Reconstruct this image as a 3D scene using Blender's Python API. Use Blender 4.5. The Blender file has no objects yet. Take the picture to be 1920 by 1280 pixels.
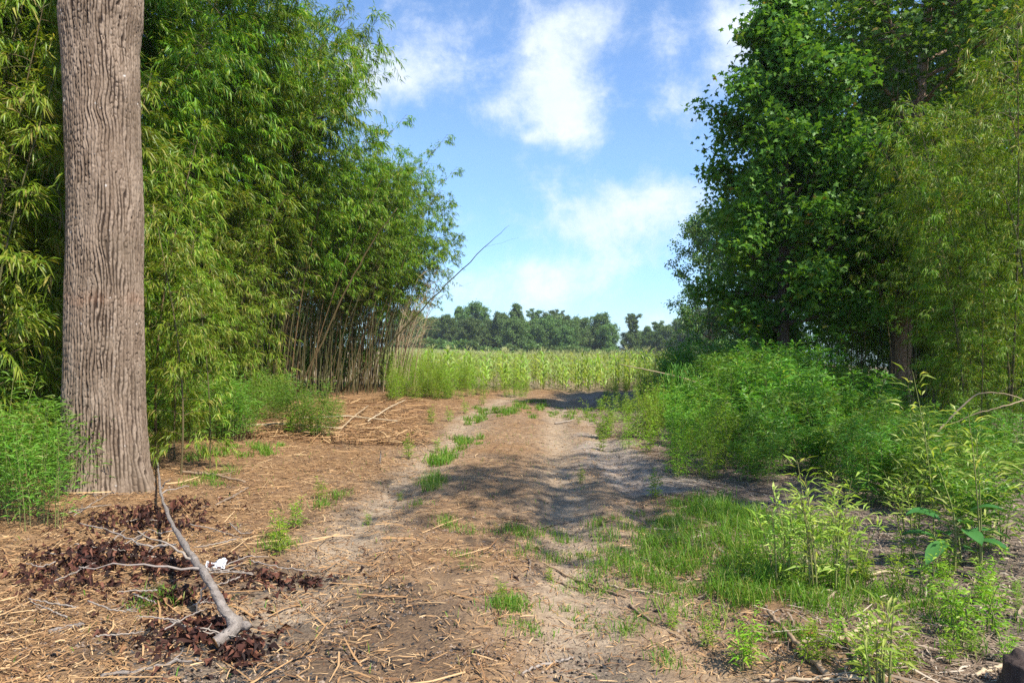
import bpy, math, random
import numpy as np
from mathutils import Vector

# ------------------------------------------------------------------ camera, light, exposure
scene = bpy.context.scene
COL = scene.collection
EYE, FPX, HOR = 1.6, 1280.0, 652.0          # eye height, focal length and horizon row in photo pixels

cam_d = bpy.data.cameras.new('camera')
cam = bpy.data.objects.new('camera', cam_d)
COL.objects.link(cam)
cam.location = (0, 0, EYE)
cam.rotation_euler = (math.radians(90), 0, 0)
cam_d.sensor_width = 36.0
cam_d.lens = 24.0
cam_d.shift_y = (HOR - 640) / 1920
cam_d.clip_start = 0.05
cam_d.clip_end = 6000
scene.camera = cam

SUN_AZ, SUN_EL = math.radians(132), math.radians(53)      # azimuth from +Y towards +X
SDIR = Vector((math.sin(SUN_AZ) * math.cos(SUN_EL), math.cos(SUN_AZ) * math.cos(SUN_EL), math.sin(SUN_EL)))
sun_d = bpy.data.lights.new('sun', 'SUN')
sun_d.energy = 5.0
sun_d.angle = math.radians(0.55)
sun_d.color = (1.0, 0.93, 0.82)
sun = bpy.data.objects.new('sun', sun_d)
COL.objects.link(sun)
sun.rotation_euler = SDIR.to_track_quat('Z', 'Y').to_euler()

scene.view_settings.view_transform = 'Standard'
scene.view_settings.look = 'None'
scene.view_settings.gamma = 1
scene.view_settings.exposure = 0.8
scene.render.engine = 'CYCLES'
cy = scene.cycles
cy.max_bounces = 8
cy.diffuse_bounces = 4
cy.glossy_bounces = 2
cy.transmission_bounces = 4
cy.transparent_max_bounces = 4
cy.use_denoising = False
cy.denoising_prefilter = 'ACCURATE'
cy.caustics_reflective = False
cy.caustics_refractive = False


def N(nt, typ, **kw):
    n = nt.nodes.new(typ)
    for k, v in kw.items():
        setattr(n, k, v)
    return n


def mth(nt, op, a, b=None, c=None, clamp=False):
    n = nt.nodes.new('ShaderNodeMath')
    n.operation = op
    n.use_clamp = clamp
    for i, v in enumerate((a, b, c)):
        if v is None:
            continue
        if isinstance(v, (int, float)):
            n.inputs[i].default_value = v
        else:
            nt.links.new(v, n.inputs[i])
    return n.outputs[0]


def mixc(nt, fac, a, b, blend='MIX'):
    n = nt.nodes.new('ShaderNodeMix')
    n.data_type = 'RGBA'
    n.blend_type = blend
    for idx, v in ((0, fac), (6, a), (7, b)):
        if isinstance(v, (int, float)):
            n.inputs[idx].default_value = v
        elif isinstance(v, tuple):
            n.inputs[idx].default_value = (*v, 1) if len(v) == 3 else v
        else:
            nt.links.new(v, n.inputs[idx])
    return n.outputs[2]


# sky: Nishita with clouds laid out on the direction sphere
world = bpy.data.worlds.new('World')
scene.world = world
world.use_nodes = True
wt = world.node_tree
wt.nodes.clear()
w_out = N(wt, 'ShaderNodeOutputWorld')
w_bg = N(wt, 'ShaderNodeBackground')
w_bg.inputs['Strength'].default_value = 0.14
sky = N(wt, 'ShaderNodeTexSky', sky_type='NISHITA')
sky.sun_disc = False
sky.sun_elevation = SUN_EL
sky.sun_rotation = SUN_AZ
sky.air_density = 1.0
sky.dust_density = 0.3
sky.ozone_density = 2.0
tc = N(wt, 'ShaderNodeTexCoord')
sep = N(wt, 'ShaderNodeSeparateXYZ')
wt.links.new(tc.outputs['Generated'], sep.inputs[0])
dx, dy, dz = sep.outputs
den = mth(wt, 'MAXIMUM', mth(wt, 'ABSOLUTE', dy), 0.12)
uu = mth(wt, 'DIVIDE', dx, den)
vv = mth(wt, 'DIVIDE', dz, den)
comb = N(wt, 'ShaderNodeCombineXYZ')
wt.links.new(uu, comb.inputs[0])
wt.links.new(vv, comb.inputs[1])
wt.links.new(mth(wt, 'SIGN', dy), comb.inputs[2])
nz1 = N(wt, 'ShaderNodeTexNoise')
nz1.inputs['Scale'].default_value = 8.0
nz1.inputs['Detail'].default_value = 9
nz1.inputs['Roughness'].default_value = 0.68
nz1.inputs['Distortion'].default_value = 0.3
wt.links.new(comb.outputs[0], nz1.inputs['Vector'])
nz2 = N(wt, 'ShaderNodeTexNoise')
nz2.inputs['Scale'].default_value = 14.0
nz2.inputs['Detail'].default_value = 6
nz2.inputs['Roughness'].default_value = 0.65
wt.links.new(comb.outputs[0], nz2.inputs['Vector'])
CLOUDS = [  # photo column, row, half sizes, weight
    (1045, 130, 75, 95, 1.0), (1060, 215, 60, 60, .8), (950, 205, 60, 30, .5), (1090, 40, 110, 40, .45),
    (720, 145, 110, 45, .75), (640, 160, 60, 40, .5), (820, 60, 70, 60, .35), (1395, 60, 65, 80, 1.0),
    (1170, 395, 120, 55, .7), (1250, 370, 60, 40, .5), (1080, 430, 60, 30, .5), (1190, 485, 70, 30, .55),
    (1050, 535, 85, 45, .7), (890, 545, 80, 35, .6), (990, 258, 20, 11, .5), (1240, 70, 30, 80, .35),
    (1230, 605, 60, 20, .5), (1290, 180, 50, 60, .35), (1010, 500, 50, 25, .35)]
acc = None
for px, py, ru, rv, w in CLOUDS:
    a = mth(wt, 'DIVIDE', mth(wt, 'SUBTRACT', uu, (px - 960) / FPX), ru / FPX * 1.15)
    b = mth(wt, 'DIVIDE', mth(wt, 'SUBTRACT', vv, (HOR - py) / FPX), rv / FPX * 1.15)
    r2 = mth(wt, 'ADD', mth(wt, 'MULTIPLY', a, a), mth(wt, 'MULTIPLY', b, b))
    g = mth(wt, 'MULTIPLY', mth(wt, 'EXPONENT', mth(wt, 'MULTIPLY', r2, -1.0)), w)
    acc = g if acc is None else mth(wt, 'ADD', acc, g)
blob = mth(wt, 'MULTIPLY', acc, mth(wt, 'GREATER_THAN', dy, 0.0))
nsum = mth(wt, 'ADD', mth(wt, 'MULTIPLY', mth(wt, 'SUBTRACT', nz1.outputs[0], 0.5), 2.6),
           mth(wt, 'MULTIPLY', mth(wt, 'SUBTRACT', nz2.outputs[0], 0.5), 1.5))
dens = mth(wt, 'ADD', mth(wt, 'MULTIPLY', blob, 1.2), mth(wt, 'ADD', mth(wt, 'MULTIPLY', nsum, 1.05), 0.0))
cmask = N(wt, 'ShaderNodeMapRange', interpolation_type='SMOOTHSTEP')
cmask.inputs[1].default_value = 0.0
cmask.inputs[2].default_value = 1.5
wt.links.new(dens, cmask.inputs[0])
skyc = mixc(wt, 1.0, sky.outputs[0], (0.80, 0.93, 1.07), 'MULTIPLY')
cloudc = mixc(wt, nz2.outputs[0], (3.4, 4.0, 4.8), (5.0, 5.2, 5.4))
low = mth(wt, 'MULTIPLY', mth(wt, 'SUBTRACT', dz, .0), 3.6, clamp=True)
skyc = mixc(wt, low, mixc(wt, 1.0, skyc, (0.60, 0.74, 0.95), 'MULTIPLY'), skyc)
final = mixc(wt, mth(wt, 'MULTIPLY', cmask.outputs[0], 0.9), skyc, cloudc)
wt.links.new(final, w_bg.inputs['Color'])
wt.links.new(w_bg.outputs[0], w_out.inputs[0])
world.cycles.sampling_method = 'MANUAL'
world.cycles.sample_map_resolution = 512


# ------------------------------------------------------------------ numeric helpers
def RNG(s):
    return np.random.default_rng(s)


def unit(v):
    return v / np.maximum(np.linalg.norm(v, axis=-1, keepdims=True), 1e-9)


def hash2(ix, iy, seed):
    h = (ix.astype(np.int64) * 374761393 + iy.astype(np.int64) * 668265263 + seed * 974634777) & 0x7fffffff
    h = ((h ^ (h >> 13)) * 1274126177) & 0x7fffffff
    return ((h ^ (h >> 16)) & 0xffff) / 65535.0


def vnoise(x, y, seed=0):
    x = np.asarray(x, float); y = np.asarray(y, float)
    ix = np.floor(x); iy = np.floor(y)
    fx = x - ix; fy = y - iy
    fx = fx * fx * (3 - 2 * fx); fy = fy * fy * (3 - 2 * fy)
    a = hash2(ix, iy, seed); b = hash2(ix + 1, iy, seed)
    c = hash2(ix, iy + 1, seed); d = hash2(ix + 1, iy + 1, seed)
    return (a * (1 - fx) + b * fx) * (1 - fy) + (c * (1 - fx) + d * fx) * fy - 0.5


def fbm(x, y, seed=0, o=4):
    s = 0; a = 1.0
    for i in range(o):
        s = s + a * vnoise(x * 2 ** i, y * 2 ** i, seed + i)
        a *= 0.5
    return s


def sstep(a, b, x):
    t = np.clip((x - a) / (b - a), 0, 1)
    return t * t * (3 - 2 * t)


def path_x(y):
    return np.interp(y, [0, 4, 8, 16, 26, 40], [-.45, -.35, -.1, .3, 1.5, 3])


def hgt(x, y):
    x = np.asarray(x, float); y = np.asarray(y, float)
    near = 1 - sstep(26, 34, y)
    h = 0.08 * vnoise(x * .35, y * .35, 3) + 0.03 * vnoise(x * 1.1, y * 1.1, 5)
    d = x - path_x(y)
    rut = lambda c, w: np.exp(-((d - c + .12 * vnoise(y * .7, y * 0, 9)) / w) ** 2)
    h = h - near * (.06 * rut(-1.15, .26) + .075 * rut(.75, .28) + .05 * rut(1.45, .2))
    h = h + near * (.02 * rut(-.35, .35) + .035 * rut(2.0, .35))
    h = h + 0.10 * sstep(1.9, 4.5, np.abs(d)) * near
    h = h - 0.05 * (np.maximum(x, -40) + 20) * sstep(30, 130, y)
    return h


def gp(px, py):
    """the ground point seen at a photo pixel"""
    Y = EYE * FPX / (py - HOR)
    for _ in range(4):
        z = float(hgt((px - 960) / FPX * Y, Y))
        Y = (EYE - z) * FPX / (py - HOR)
    x = (px - 960) / FPX * Y
    return x, Y, float(hgt(x, Y))


def at(px, py, Y):
    return ((px - 960) / FPX * Y, Y, EYE - (py - HOR) / FPX * Y)


# ------------------------------------------------------------------ mesh helpers
class Geo:
    def __init__(self):
        self.v = []; self.t = []; self.q = []; self.n = 0

    def add(self, v, t=None, q=None):
        v = np.asarray(v, float).reshape(-1, 3)
        if t is not None:
            self.t.append(np.asarray(t, np.int64).reshape(-1, 3) + self.n)
        if q is not None:
            self.q.append(np.asarray(q, np.int64).reshape(-1, 4) + self.n)
        self.v.append(v); self.n += len(v)
        return self

    def merged(self):
        v = np.concatenate(self.v) if self.v else np.zeros((0, 3))
        t = np.concatenate(self.t) if self.t else np.zeros((0, 3), np.int64)
        q = np.concatenate(self.q) if self.q else np.zeros((0, 4), np.int64)
        return v, t, q

    def mesh(self, name, mat, smooth=False):
        v, t, q = self.merged()
        me = bpy.data.meshes.new(name)
        me.vertices.add(len(v)); me.vertices.foreach_set('co', v.astype(np.float32).ravel())
        loops = np.concatenate([t.ravel(), q.ravel()]).astype(np.int32)
        me.loops.add(len(loops)); me.loops.foreach_set('vertex_index', loops)
        nt_, nq = len(t), len(q)
        starts = np.concatenate([np.arange(nt_) * 3, nt_ * 3 + np.arange(nq) * 4]).astype(np.int32)
        me.polygons.add(nt_ + nq); me.polygons.foreach_set('loop_start', starts)
        me.polygons.foreach_set('use_smooth', np.full(nt_ + nq, smooth))
        me.update(calc_edges=True)
        me.materials.append(mat)
        return me


def tubes(g, paths, radii, sides=5, cap=False):
    paths = np.asarray(paths, float)
    if paths.ndim == 2:
        paths = paths[None]
    radii = np.asarray(radii, float)
    if radii.ndim == 1:
        radii = np.broadcast_to(radii, paths.shape[:2])
    n, k, _ = paths.shape
    tan = unit(np.gradient(paths, axis=1))
    d = unit(paths[:, -1] - paths[:, 0])
    ref = np.where(np.abs(d[:, 2:3]) < .7, np.array([[0., 0, 1]]), np.array([[1., 0.13, 0]]))
    u = unit(np.cross(tan, ref[:, None, :])); w = np.cross(tan, u)
    a = np.arange(sides) * 2 * math.pi / sides
    ring = paths[:, :, None, :] + radii[:, :, None, None] * (np.cos(a)[None, None, :, None] * u[:, :, None, :] + np.sin(a)[None, None, :, None] * w[:, :, None, :])
    i = np.arange(n)[:, None, None] * k * sides + np.arange(k - 1)[None, :, None] * sides
    s = np.arange(sides)[None, None, :]; s2 = (np.arange(sides) + 1)[None, None, :] % sides
    q = np.stack([i + s, i + s2, i + sides + s2, i + sides + s], -1)
    v = ring.reshape(-1, 3)
    t = None
    if cap:
        base = len(v); c = paths[:, [0, -1]].reshape(-1, 3)
        v = np.concatenate([v, c])
        sa = np.arange(sides); sb = (sa + 1) % sides
        t = []
        for j in range(n):
            t.append(np.stack([j * k * sides + sb, j * k * sides + sa, np.full(sides, base + 2 * j)], -1))
            o = j * k * sides + (k - 1) * sides
            t.append(np.stack([o + sa, o + sb, np.full(sides, base + 2 * j + 1)], -1))
        t = np.concatenate(t)
    g.add(v, t, q)
    return g


def leaves(g, P, D, L, W, r, droop=.25, fold=.35, roll=.6):
    """lance shaped leaves: base, two mid corners, sunk mid rib, tip"""
    n = len(P)
    D = unit(D); L = np.broadcast_to(L, (n,))[:, None]; W = np.broadcast_to(W, (n,))[:, None]
    up = unit(np.array([0, 0, 1.]) + roll * r.normal(size=(n, 3)))
    S = unit(np.cross(D, up)); U = np.cross(S, D)
    dn = np.array([0, 0, -1.])
    mid = P + D * L * .4 + dn * droop * L * .12
    tip = P + D * L + dn * droop * L
    l = mid - S * W * .5 + U * W * fold * .5
    rr = mid + S * W * .5 + U * W * fold * .5
    v = np.stack([P, l, rr, mid, tip], 1)
    o = np.arange(n)[:, None] * 5
    t = np.stack([o + [0, 3, 1], o + [0, 2, 3], o + [1, 3, 4], o + [3, 2, 4]], 1)
    g.add(v, t)
    return g


STAR = np.array([(0, -.12), (.28, -.30), (.26, -.02), (.56, .10), (.22, .24), (.0, .72), (-.22, .24), (-.56, .10), (-.26, -.02), (-.28, -.30)])


def stars(g, P, D, S, r, cup=.15):
    """five lobed leaves; D points from stalk to tip"""
    n = len(P); D = unit(D); S = np.broadcast_to(S, (n,))
    up = unit(np.array([0, 0, 1.]) + .7 * r.normal(size=(n, 3)))
    X = unit(np.cross(D, up)); Zn = np.cross(X, D)
    rad = np.linalg.norm(STAR, axis=1)
    v = P[:, None, :] + S[:, None, None] * (STAR[None, :, 0:1] * X[:, None, :] + (STAR[None, :, 1:2] + .12) * D[:, None, :] - cup * rad[None, :, None] ** 2 * 1.5 * Zn[:, None, :])
    v = np.concatenate([v, (P + S[:, None] * .14 * D)[:, None, :]], 1)
    o = np.arange(n)[:, None] * 11
    t = np.stack([o + [i, (i + 1) % 10, 10] for i in range(10)], 1)
    g.add(v, t)
    return g


def put(name, me, parent=None, loc=(0, 0, 0)):
    o = bpy.data.objects.new(name, me)
    COL.objects.link(o)
    o.location = loc
    if parent is not None:
        o.parent = parent
    return o


def tag(o, label=None, cat=None, group=None, kind=None):
    for k, v in (('label', label), ('category', cat), ('group', group), ('kind', kind)):
        if v:
            o[k] = v
    return o


def thing(name, parts, label, cat, loc=(0, 0, 0), rz=0., sc=1., tilt=(0, 0), group=None):
    """an Empty at the base of the thing that parents one object per part"""
    e = bpy.data.objects.new(name, None)
    e.empty_display_size = .1
    COL.objects.link(e)
    e.location = loc
    e.rotation_euler = (tilt[0], tilt[1], rz)
    e.scale = (sc, sc, sc) if isinstance(sc, (int, float)) else sc
    tag(e, label, cat, group)
    for pn, me in parts:
        put(pn, me, e)
    return e


def dup(root, loc, rz=0., sc=1., tilt=(0, 0), label=None):
    e = root.copy(); COL.objects.link(e)
    e.location = loc; e.rotation_euler = (tilt[0], tilt[1], rz)
    e.scale = (sc, sc, sc) if isinstance(sc, (int, float)) else sc
    if label:
        e['label'] = label
    for c in root.children:
        k = c.copy(); COL.objects.link(k); k.parent = e
    return e


def bake(points, tm, r, smin, smax):
    outs = [Geo() for _ in tm[0]]
    pts = np.array(points); which = r.integers(0, len(tm), len(pts))
    for w in range(len(tm)):
        p = pts[which == w]
        if not len(p):
            continue
        n = len(p); a = r.uniform(0, 6.283, n); s = r.uniform(smin, smax, n); z = hgt(p[:, 0], p[:, 1])
        ca_, sa_ = np.cos(a), np.sin(a)
        for gi, (v, t, q) in enumerate(tm[w]):
            X = (v[None, :, 0] * ca_[:, None] - v[None, :, 1] * sa_[:, None]) * s[:, None] + p[:, 0:1]
            Yv = (v[None, :, 0] * sa_[:, None] + v[None, :, 1] * ca_[:, None]) * s[:, None] + p[:, 1:2]
            Zv = v[None, :, 2] * s[:, None] + z[:, None]
            off = (np.arange(n) * len(v))[:, None, None]
            outs[gi].add(np.stack([X, Yv, Zv], -1), (t[None] + off) if len(t) else None, (q[None] + off) if len(q) else None)
    return outs


class Kind:
    """places one kind of plant: the first time builds it, then copies it"""
    def __init__(self, name, parts, cat):
        self.name, self.parts, self.cat, self.first = name, parts, cat, {}

    def place(self, label, group, loc, rz=0., sc=1., tilt=(0, 0)):
        key = (label, group)
        if key not in self.first:
            self.first[key] = thing(self.name, self.parts, label, self.cat, loc, rz, sc, tilt, group)
            return self.first[key]
        return dup(self.first[key], loc, rz, sc, tilt)


# ------------------------------------------------------------------ materials
def new_mat(name):
    m = bpy.data.materials.new(name)
    m.use_nodes = True
    nt = m.node_tree
    nt.nodes.clear()
    out = N(nt, 'ShaderNodeOutputMaterial')
    return m, nt, out


def ramp(nt, fac, stops):
    n = nt.nodes.new('ShaderNodeValToRGB')
    el = n.color_ramp.elements
    while len(el) < len(stops):
        el.new(.5)
    for e, (p, c) in zip(el, stops):
        e.position = p; e.color = (*c, 1)
    nt.links.new(fac, n.inputs[0])
    return n.outputs[0]


def leaf_mat(name, stops, trans=.4, rough=.42, spec=.35, tint=(1.25, 1.15, .55), objvar=.25):
    m, nt, out = new_mat(name)
    geo = N(nt, 'ShaderNodeNewGeometry')
    oi = N(nt, 'ShaderNodeObjectInfo')
    c = ramp(nt, geo.outputs['Random Per Island'], stops)
    hsv = N(nt, 'ShaderNodeHueSaturation')
    nt.links.new(c, hsv.inputs['Color'])
    nt.links.new(mth(nt, 'MULTIPLY_ADD', oi.outputs['Random'], .03, .485), hsv.inputs['Hue'])
    nt.links.new(mth(nt, 'MULTIPLY_ADD', oi.outputs['Random'], objvar * 2, 1 - objvar), hsv.inputs['Value'])
    p = N(nt, 'ShaderNodeBsdfPrincipled')
    nt.links.new(hsv.outputs[0], p.inputs['Base Color'])
    p.inputs['Roughness'].default_value = rough
    p.inputs['Specular IOR Level'].default_value = spec
    t = N(nt, 'ShaderNodeBsdfTranslucent')
    nt.links.new(mixc(nt, 1.0, hsv.outputs[0], tint, 'MULTIPLY'), t.inputs['Color'])
    mx = N(nt, 'ShaderNodeMixShader')
    mx.inputs[0].default_value = trans
    nt.links.new(p.outputs[0], mx.inputs[1]); nt.links.new(t.outputs[0], mx.inputs[2])
    nt.links.new(mx.outputs[0], out.inputs[0])
    return m


def wood_mat(name, c1, c2, scale=(30, 30, 4), bump=.3, rough=.8, rnd=True, c3=None, dist=.01):
    m, nt, out = new_mat(name)
    tcn = N(nt, 'ShaderNodeTexCoord')
    mp = N(nt, 'ShaderNodeMapping')
    mp.inputs['Scale'].default_value = scale
    nt.links.new(tcn.outputs['Object'], mp.inputs[0])
    nz = N(nt, 'ShaderNodeTexNoise')
    nz.inputs['Scale'].default_value = 1.0; nz.inputs['Detail'].default_value = 5; nz.inputs['Roughness'].default_value = .65
    nt.links.new(mp.outputs[0], nz.inputs['Vector'])
    f = mth(nt, 'MULTIPLY_ADD', mth(nt, 'SUBTRACT', nz.outputs[0], .5), 2.2, .5, clamp=True)
    col = mixc(nt, f, c1, c2)
    if rnd:
        g = N(nt, 'ShaderNodeNewGeometry'); oi = N(nt, 'ShaderNodeObjectInfo')
        fr = mth(nt, 'FRACT', mth(nt, 'ADD', g.outputs['Random Per Island'], oi.outputs['Random']))
        col = mixc(nt, fr, col, c3 or c2)
    p = N(nt, 'ShaderNodeBsdfPrincipled')
    nt.links.new(col, p.inputs['Base Color'])
    p.inputs['Roughness'].default_value = rough
    p.inputs['Specular IOR Level'].default_value = .25
    if bump:
        b = N(nt, 'ShaderNodeBump'); b.inputs['Strength'].default_value = bump; b.inputs['Distance'].default_value = dist
        nt.links.new(nz.outputs[0], b.inputs['Height']); nt.links.new(b.outputs[0], p.inputs['Normal'])
    nt.links.new(p.outputs[0], out.inputs[0])
    return m


def island_mat(name, stops, rough=.75, trans=0., spec=.25):
    m, nt, out = new_mat(name)
    g = N(nt, 'ShaderNodeNewGeometry')
    c = ramp(nt, g.outputs['Random Per Island'], stops)
    p = N(nt, 'ShaderNodeBsdfPrincipled')
    nt.links.new(c, p.inputs['Base Color'])
    p.inputs['Roughness'].default_value = rough; p.inputs['Specular IOR Level'].default_value = spec
    if trans:
        t = N(nt, 'ShaderNodeBsdfTranslucent'); nt.links.new(c, t.inputs['Color'])
        mx = N(nt, 'ShaderNodeMixShader'); mx.inputs[0].default_value = trans
        nt.links.new(p.outputs[0], mx.inputs[1]); nt.links.new(t.outputs[0], mx.inputs[2])
        nt.links.new(mx.outputs[0], out.inputs[0])
    else:
        nt.links.new(p.outputs[0], out.inputs[0])
    return m


M_BAM = leaf_mat('bamboo_leaf', [(0, (.070, .185, .010)), (.4, (.14, .29, .014)), (.8, (.225, .365, .020)), (.94, (.32, .37, .04)), (1, (.42, .36, .09))], trans=.42)
M_BAM_OLIVE = leaf_mat('olive_bamboo_leaf', [(0, (.095, .19, .012)), (.4, (.175, .285, .018)), (.75, (.25, .335, .030)), (.92, (.37, .36, .07)), (1, (.46, .38, .13))], trans=.42)
M_BAM_MID = leaf_mat('mid_bamboo_leaf', [(0, (.085, .20, .012)), (.4, (.155, .30, .018)), (.8, (.235, .365, .028)), (.94, (.34, .37, .06)), (1, (.44, .37, .12))], trans=.45)
M_YOUNG = leaf_mat('young_bamboo_leaf', [(0, (.070, .200, .020)), (.5, (.120, .300, .028)), (.9, (.18, .36, .04)), (1, (.27, .36, .06))], trans=.42)
M_YOUNG2 = leaf_mat('yellowish_young_leaf', [(0, (.09, .22, .02)), (.5, (.15, .31, .03)), (.9, (.21, .36, .05)), (1, (.32, .36, .08))], trans=.45)
M_BRIGHT = leaf_mat('bright_shoot_leaf', [(0, (.26, .42, .05)), (.6, (.38, .52, .08)), (1, (.54, .57, .18))], trans=.45)
M_WEED = leaf_mat('weed_leaf', [(0, (.15, .31, .015)), (.6, (.25, .42, .025)), (1, (.36, .45, .05))], trans=.45)
M_GUM = leaf_mat('gum_leaf', [(0, (.065, .185, .025)), (.6, (.120, .275, .036)), (.97, (.18, .33, .05)), (1, (.28, .17, .05))], trans=.4, rough=.48, spec=.28)
M_GUM2 = leaf_mat('light_tree_leaf', [(0, (.06, .14, .035)), (.6, (.09, .19, .045)), (1, (.15, .23, .06))], trans=.4)
M_FAR = leaf_mat('far_leaf', [(0, (.080, .145, .035)), (.6, (.120, .205, .045)), (1, (.17, .26, .06))], trans=.35, objvar=.3)
M_CORN = leaf_mat('corn_leaf', [(0, (.25, .42, .06)), (.6, (.38, .54, .11)), (1, (.52, .60, .24))], trans=.5, rough=.36, spec=.5)
M_TASSEL = island_mat('tassel', [(0, (.40, .46, .17)), (1, (.58, .60, .30))], trans=.3)
M_GRASS = leaf_mat('grass_blade', [(0, (.085, .20, .018)), (.6, (.15, .29, .028)), (.88, (.26, .36, .05)), (1, (.46, .38, .17))], trans=.4)
M_POKE = leaf_mat('broad_leaf', [(0, (.05, .17, .04)), (1, (.08, .22, .05))], trans=.3, spec=.45)
M_CULM = wood_mat('bamboo_culm', (.045, .065, .02), (.10, .105, .04), (8, 8, 5), bump=0, rough=.5, c3=(.16, .105, .055))
M_CULM_DRY = wood_mat('dry_bamboo_culm', (.42, .30, .17), (.30, .21, .12), (8, 8, 3), bump=0, rough=.6, c3=(.48, .38, .25))
M_STEM = wood_mat('green_stem', (.12, .19, .04), (.20, .22, .06), (10, 10, 4), bump=0, c3=(.22, .20, .08))
M_BARK = wood_mat('tree_bark', (.085, .062, .048), (.17, .13, .105), (16, 16, 2.2), bump=.9, rnd=False, dist=.03)
M_BARK_FAR = wood_mat('far_bark', (.08, .065, .05), (.15, .125, .10), (6, 6, 1), bump=0, rnd=False)
M_GREYWOOD = wood_mat('weathered_branch', (.13, .105, .088), (.33, .285, .245), (22, 22, 40), bump=1., rnd=False, dist=.025)
M_TWIG = wood_mat('bare_twig', (.20, .16, .13), (.36, .31, .27), (20, 20, 20), bump=0, c3=(.30, .25, .20))
M_STICK = wood_mat('dead_stick', (.24, .16, .09), (.36, .25, .15), (14, 14, 14), bump=.2, c3=(.20, .15, .11))
M_STRAW = island_mat('dry_straw', [(0, (.09, .045, .025)), (.3, (.25, .135, .06)), (.75, (.40, .235, .105)), (1, (.54, .37, .195))])
M_STRAW_GREY = island_mat('weathered_straw', [(0, (.07, .05, .035)), (.4, (.20, .145, .10)), (.8, (.32, .24, .17)), (1, (.50, .42, .32))])
M_DEADLEAF = island_mat('dead_leaf', [(0, (.020, .010, .008)), (.45, (.050, .021, .015)), (.8, (.105, .038, .025)), (.95, (.20, .085, .05)), (1, (.36, .2, .09))], trans=.12)
M_CHAR = island_mat('charcoal', [(0, (.010, .010, .011)), (.7, (.028, .027, .027)), (1, (.07, .065, .06))], rough=.9)
M_CLOD = island_mat('soil_clod', [(0, (.10, .065, .045)), (.6, (.20, .145, .105)), (1, (.32, .245, .185))], rough=.95)


# ------------------------------------------------------------------ the setting: ground sheet
def axis(dense, far_lo, far_hi, grow=1.16):
    a = list(dense)
    s = dense[1] - dense[0]; v = a[0]; lo = []
    while v > far_lo:
        s *= grow; v -= s; lo.append(v)
    s = dense[-1] - dense[-2]; v = a[-1]; hi = []
    while v < far_hi:
        s *= grow; v += s; hi.append(v)
    return np.array(lo[::-1] + a + hi)


XS = axis(np.arange(-7.5, 7.5, .036), -2500, 2500)
YS = axis(np.concatenate([np.arange(1.5, 13, .036), np.arange(13, 30, .09)]), -300, 4000)
gx, gy = np.meshgrid(XS, YS)
gh = hgt(gx, gy)
dense_m = ((np.abs(gx) < 9) & (gy > 2) & (gy < 30)).astype(float)
gh = gh + dense_m * (.018 * fbm(gx * 5, gy * 5, 21, 3) + .012 * np.abs(fbm(gx * 14, gy * 14, 31, 2)))
dd = gx - path_x(gy)
# tyre cleats in the tracks
cleat = np.exp(-((dd - .75) / .2) ** 2) + np.exp(-((dd - 1.45) / .18) ** 2) + .6 * np.exp(-((dd + 1.15) / .18) ** 2)
gh = gh + dense_m * cleat * .010 * np.sin(gy * 55 + 14 * np.abs(dd)) * (vnoise(gx * 1.3, gy * 1.3, 44) > -.1)
g = Geo()
ny, nx = gx.shape
ii = (np.arange(ny - 1)[:, None] * nx + np.arange(nx - 1)[None, :])
g.add(np.stack([gx, gy, gh], -1), None, np.stack([ii, ii + 1, ii + nx + 1, ii + nx], -1))


def zones(x, y):
    """sand of the track, straw litter, burnt soil, field soil (0..1 each)"""
    d = x - path_x(y)
    wob = .7 * fbm(x * .8, y * .8, 61, 3)
    sand = sstep(2.3, 1.1, np.abs(d + .1) + wob) * (1 - sstep(22, 27, y))
    burn = np.exp(-(((x + 1.0) / 1.1) ** 2 + ((y - 3.75) / .75) ** 2)) * 1.25 + np.exp(-(((x + 1.9) / .7) ** 2 + ((y - 4.9) / .35) ** 2))
    burn = sstep(.25, .75, burn + 1.0 * fbm(x * 2.2, y * 2.2, 71, 4))
    rt = np.exp(-((d + 1.15) / .38) ** 2) + .9 * np.exp(-((d - .75) / .34) ** 2) + .8 * np.exp(-((d - 1.5) / .3) ** 2)
    sand = sand * np.clip(.15 + .95 * rt + .35 * fbm(x * 1.7, y * 1.7, 66, 3), 0, 1)
    field = sstep(25, 28, y)
    return np.clip(sand, 0, 1), np.clip(burn, 0, 1), field


sand, burn, field = zones(gx, gy)
_gp = gp(1140, 855)
greyp = np.exp(-((gx - _gp[0]) / .6) ** 2 - ((gy - _gp[1]) / 2.6) ** 2) + .8 * np.exp(-((gx - 1.75) / .5) ** 2 - ((gy - 8.2) / .9) ** 2)
greyp = sstep(.3, .7, greyp + .5 * fbm(gx * 2.2, gy * 1.4, 78, 3))
sand = np.maximum(sand, greyp)
sidegrey = np.maximum(sstep(1.4, 2.8, gx) * (1 - field), greyp)
me = None


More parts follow.
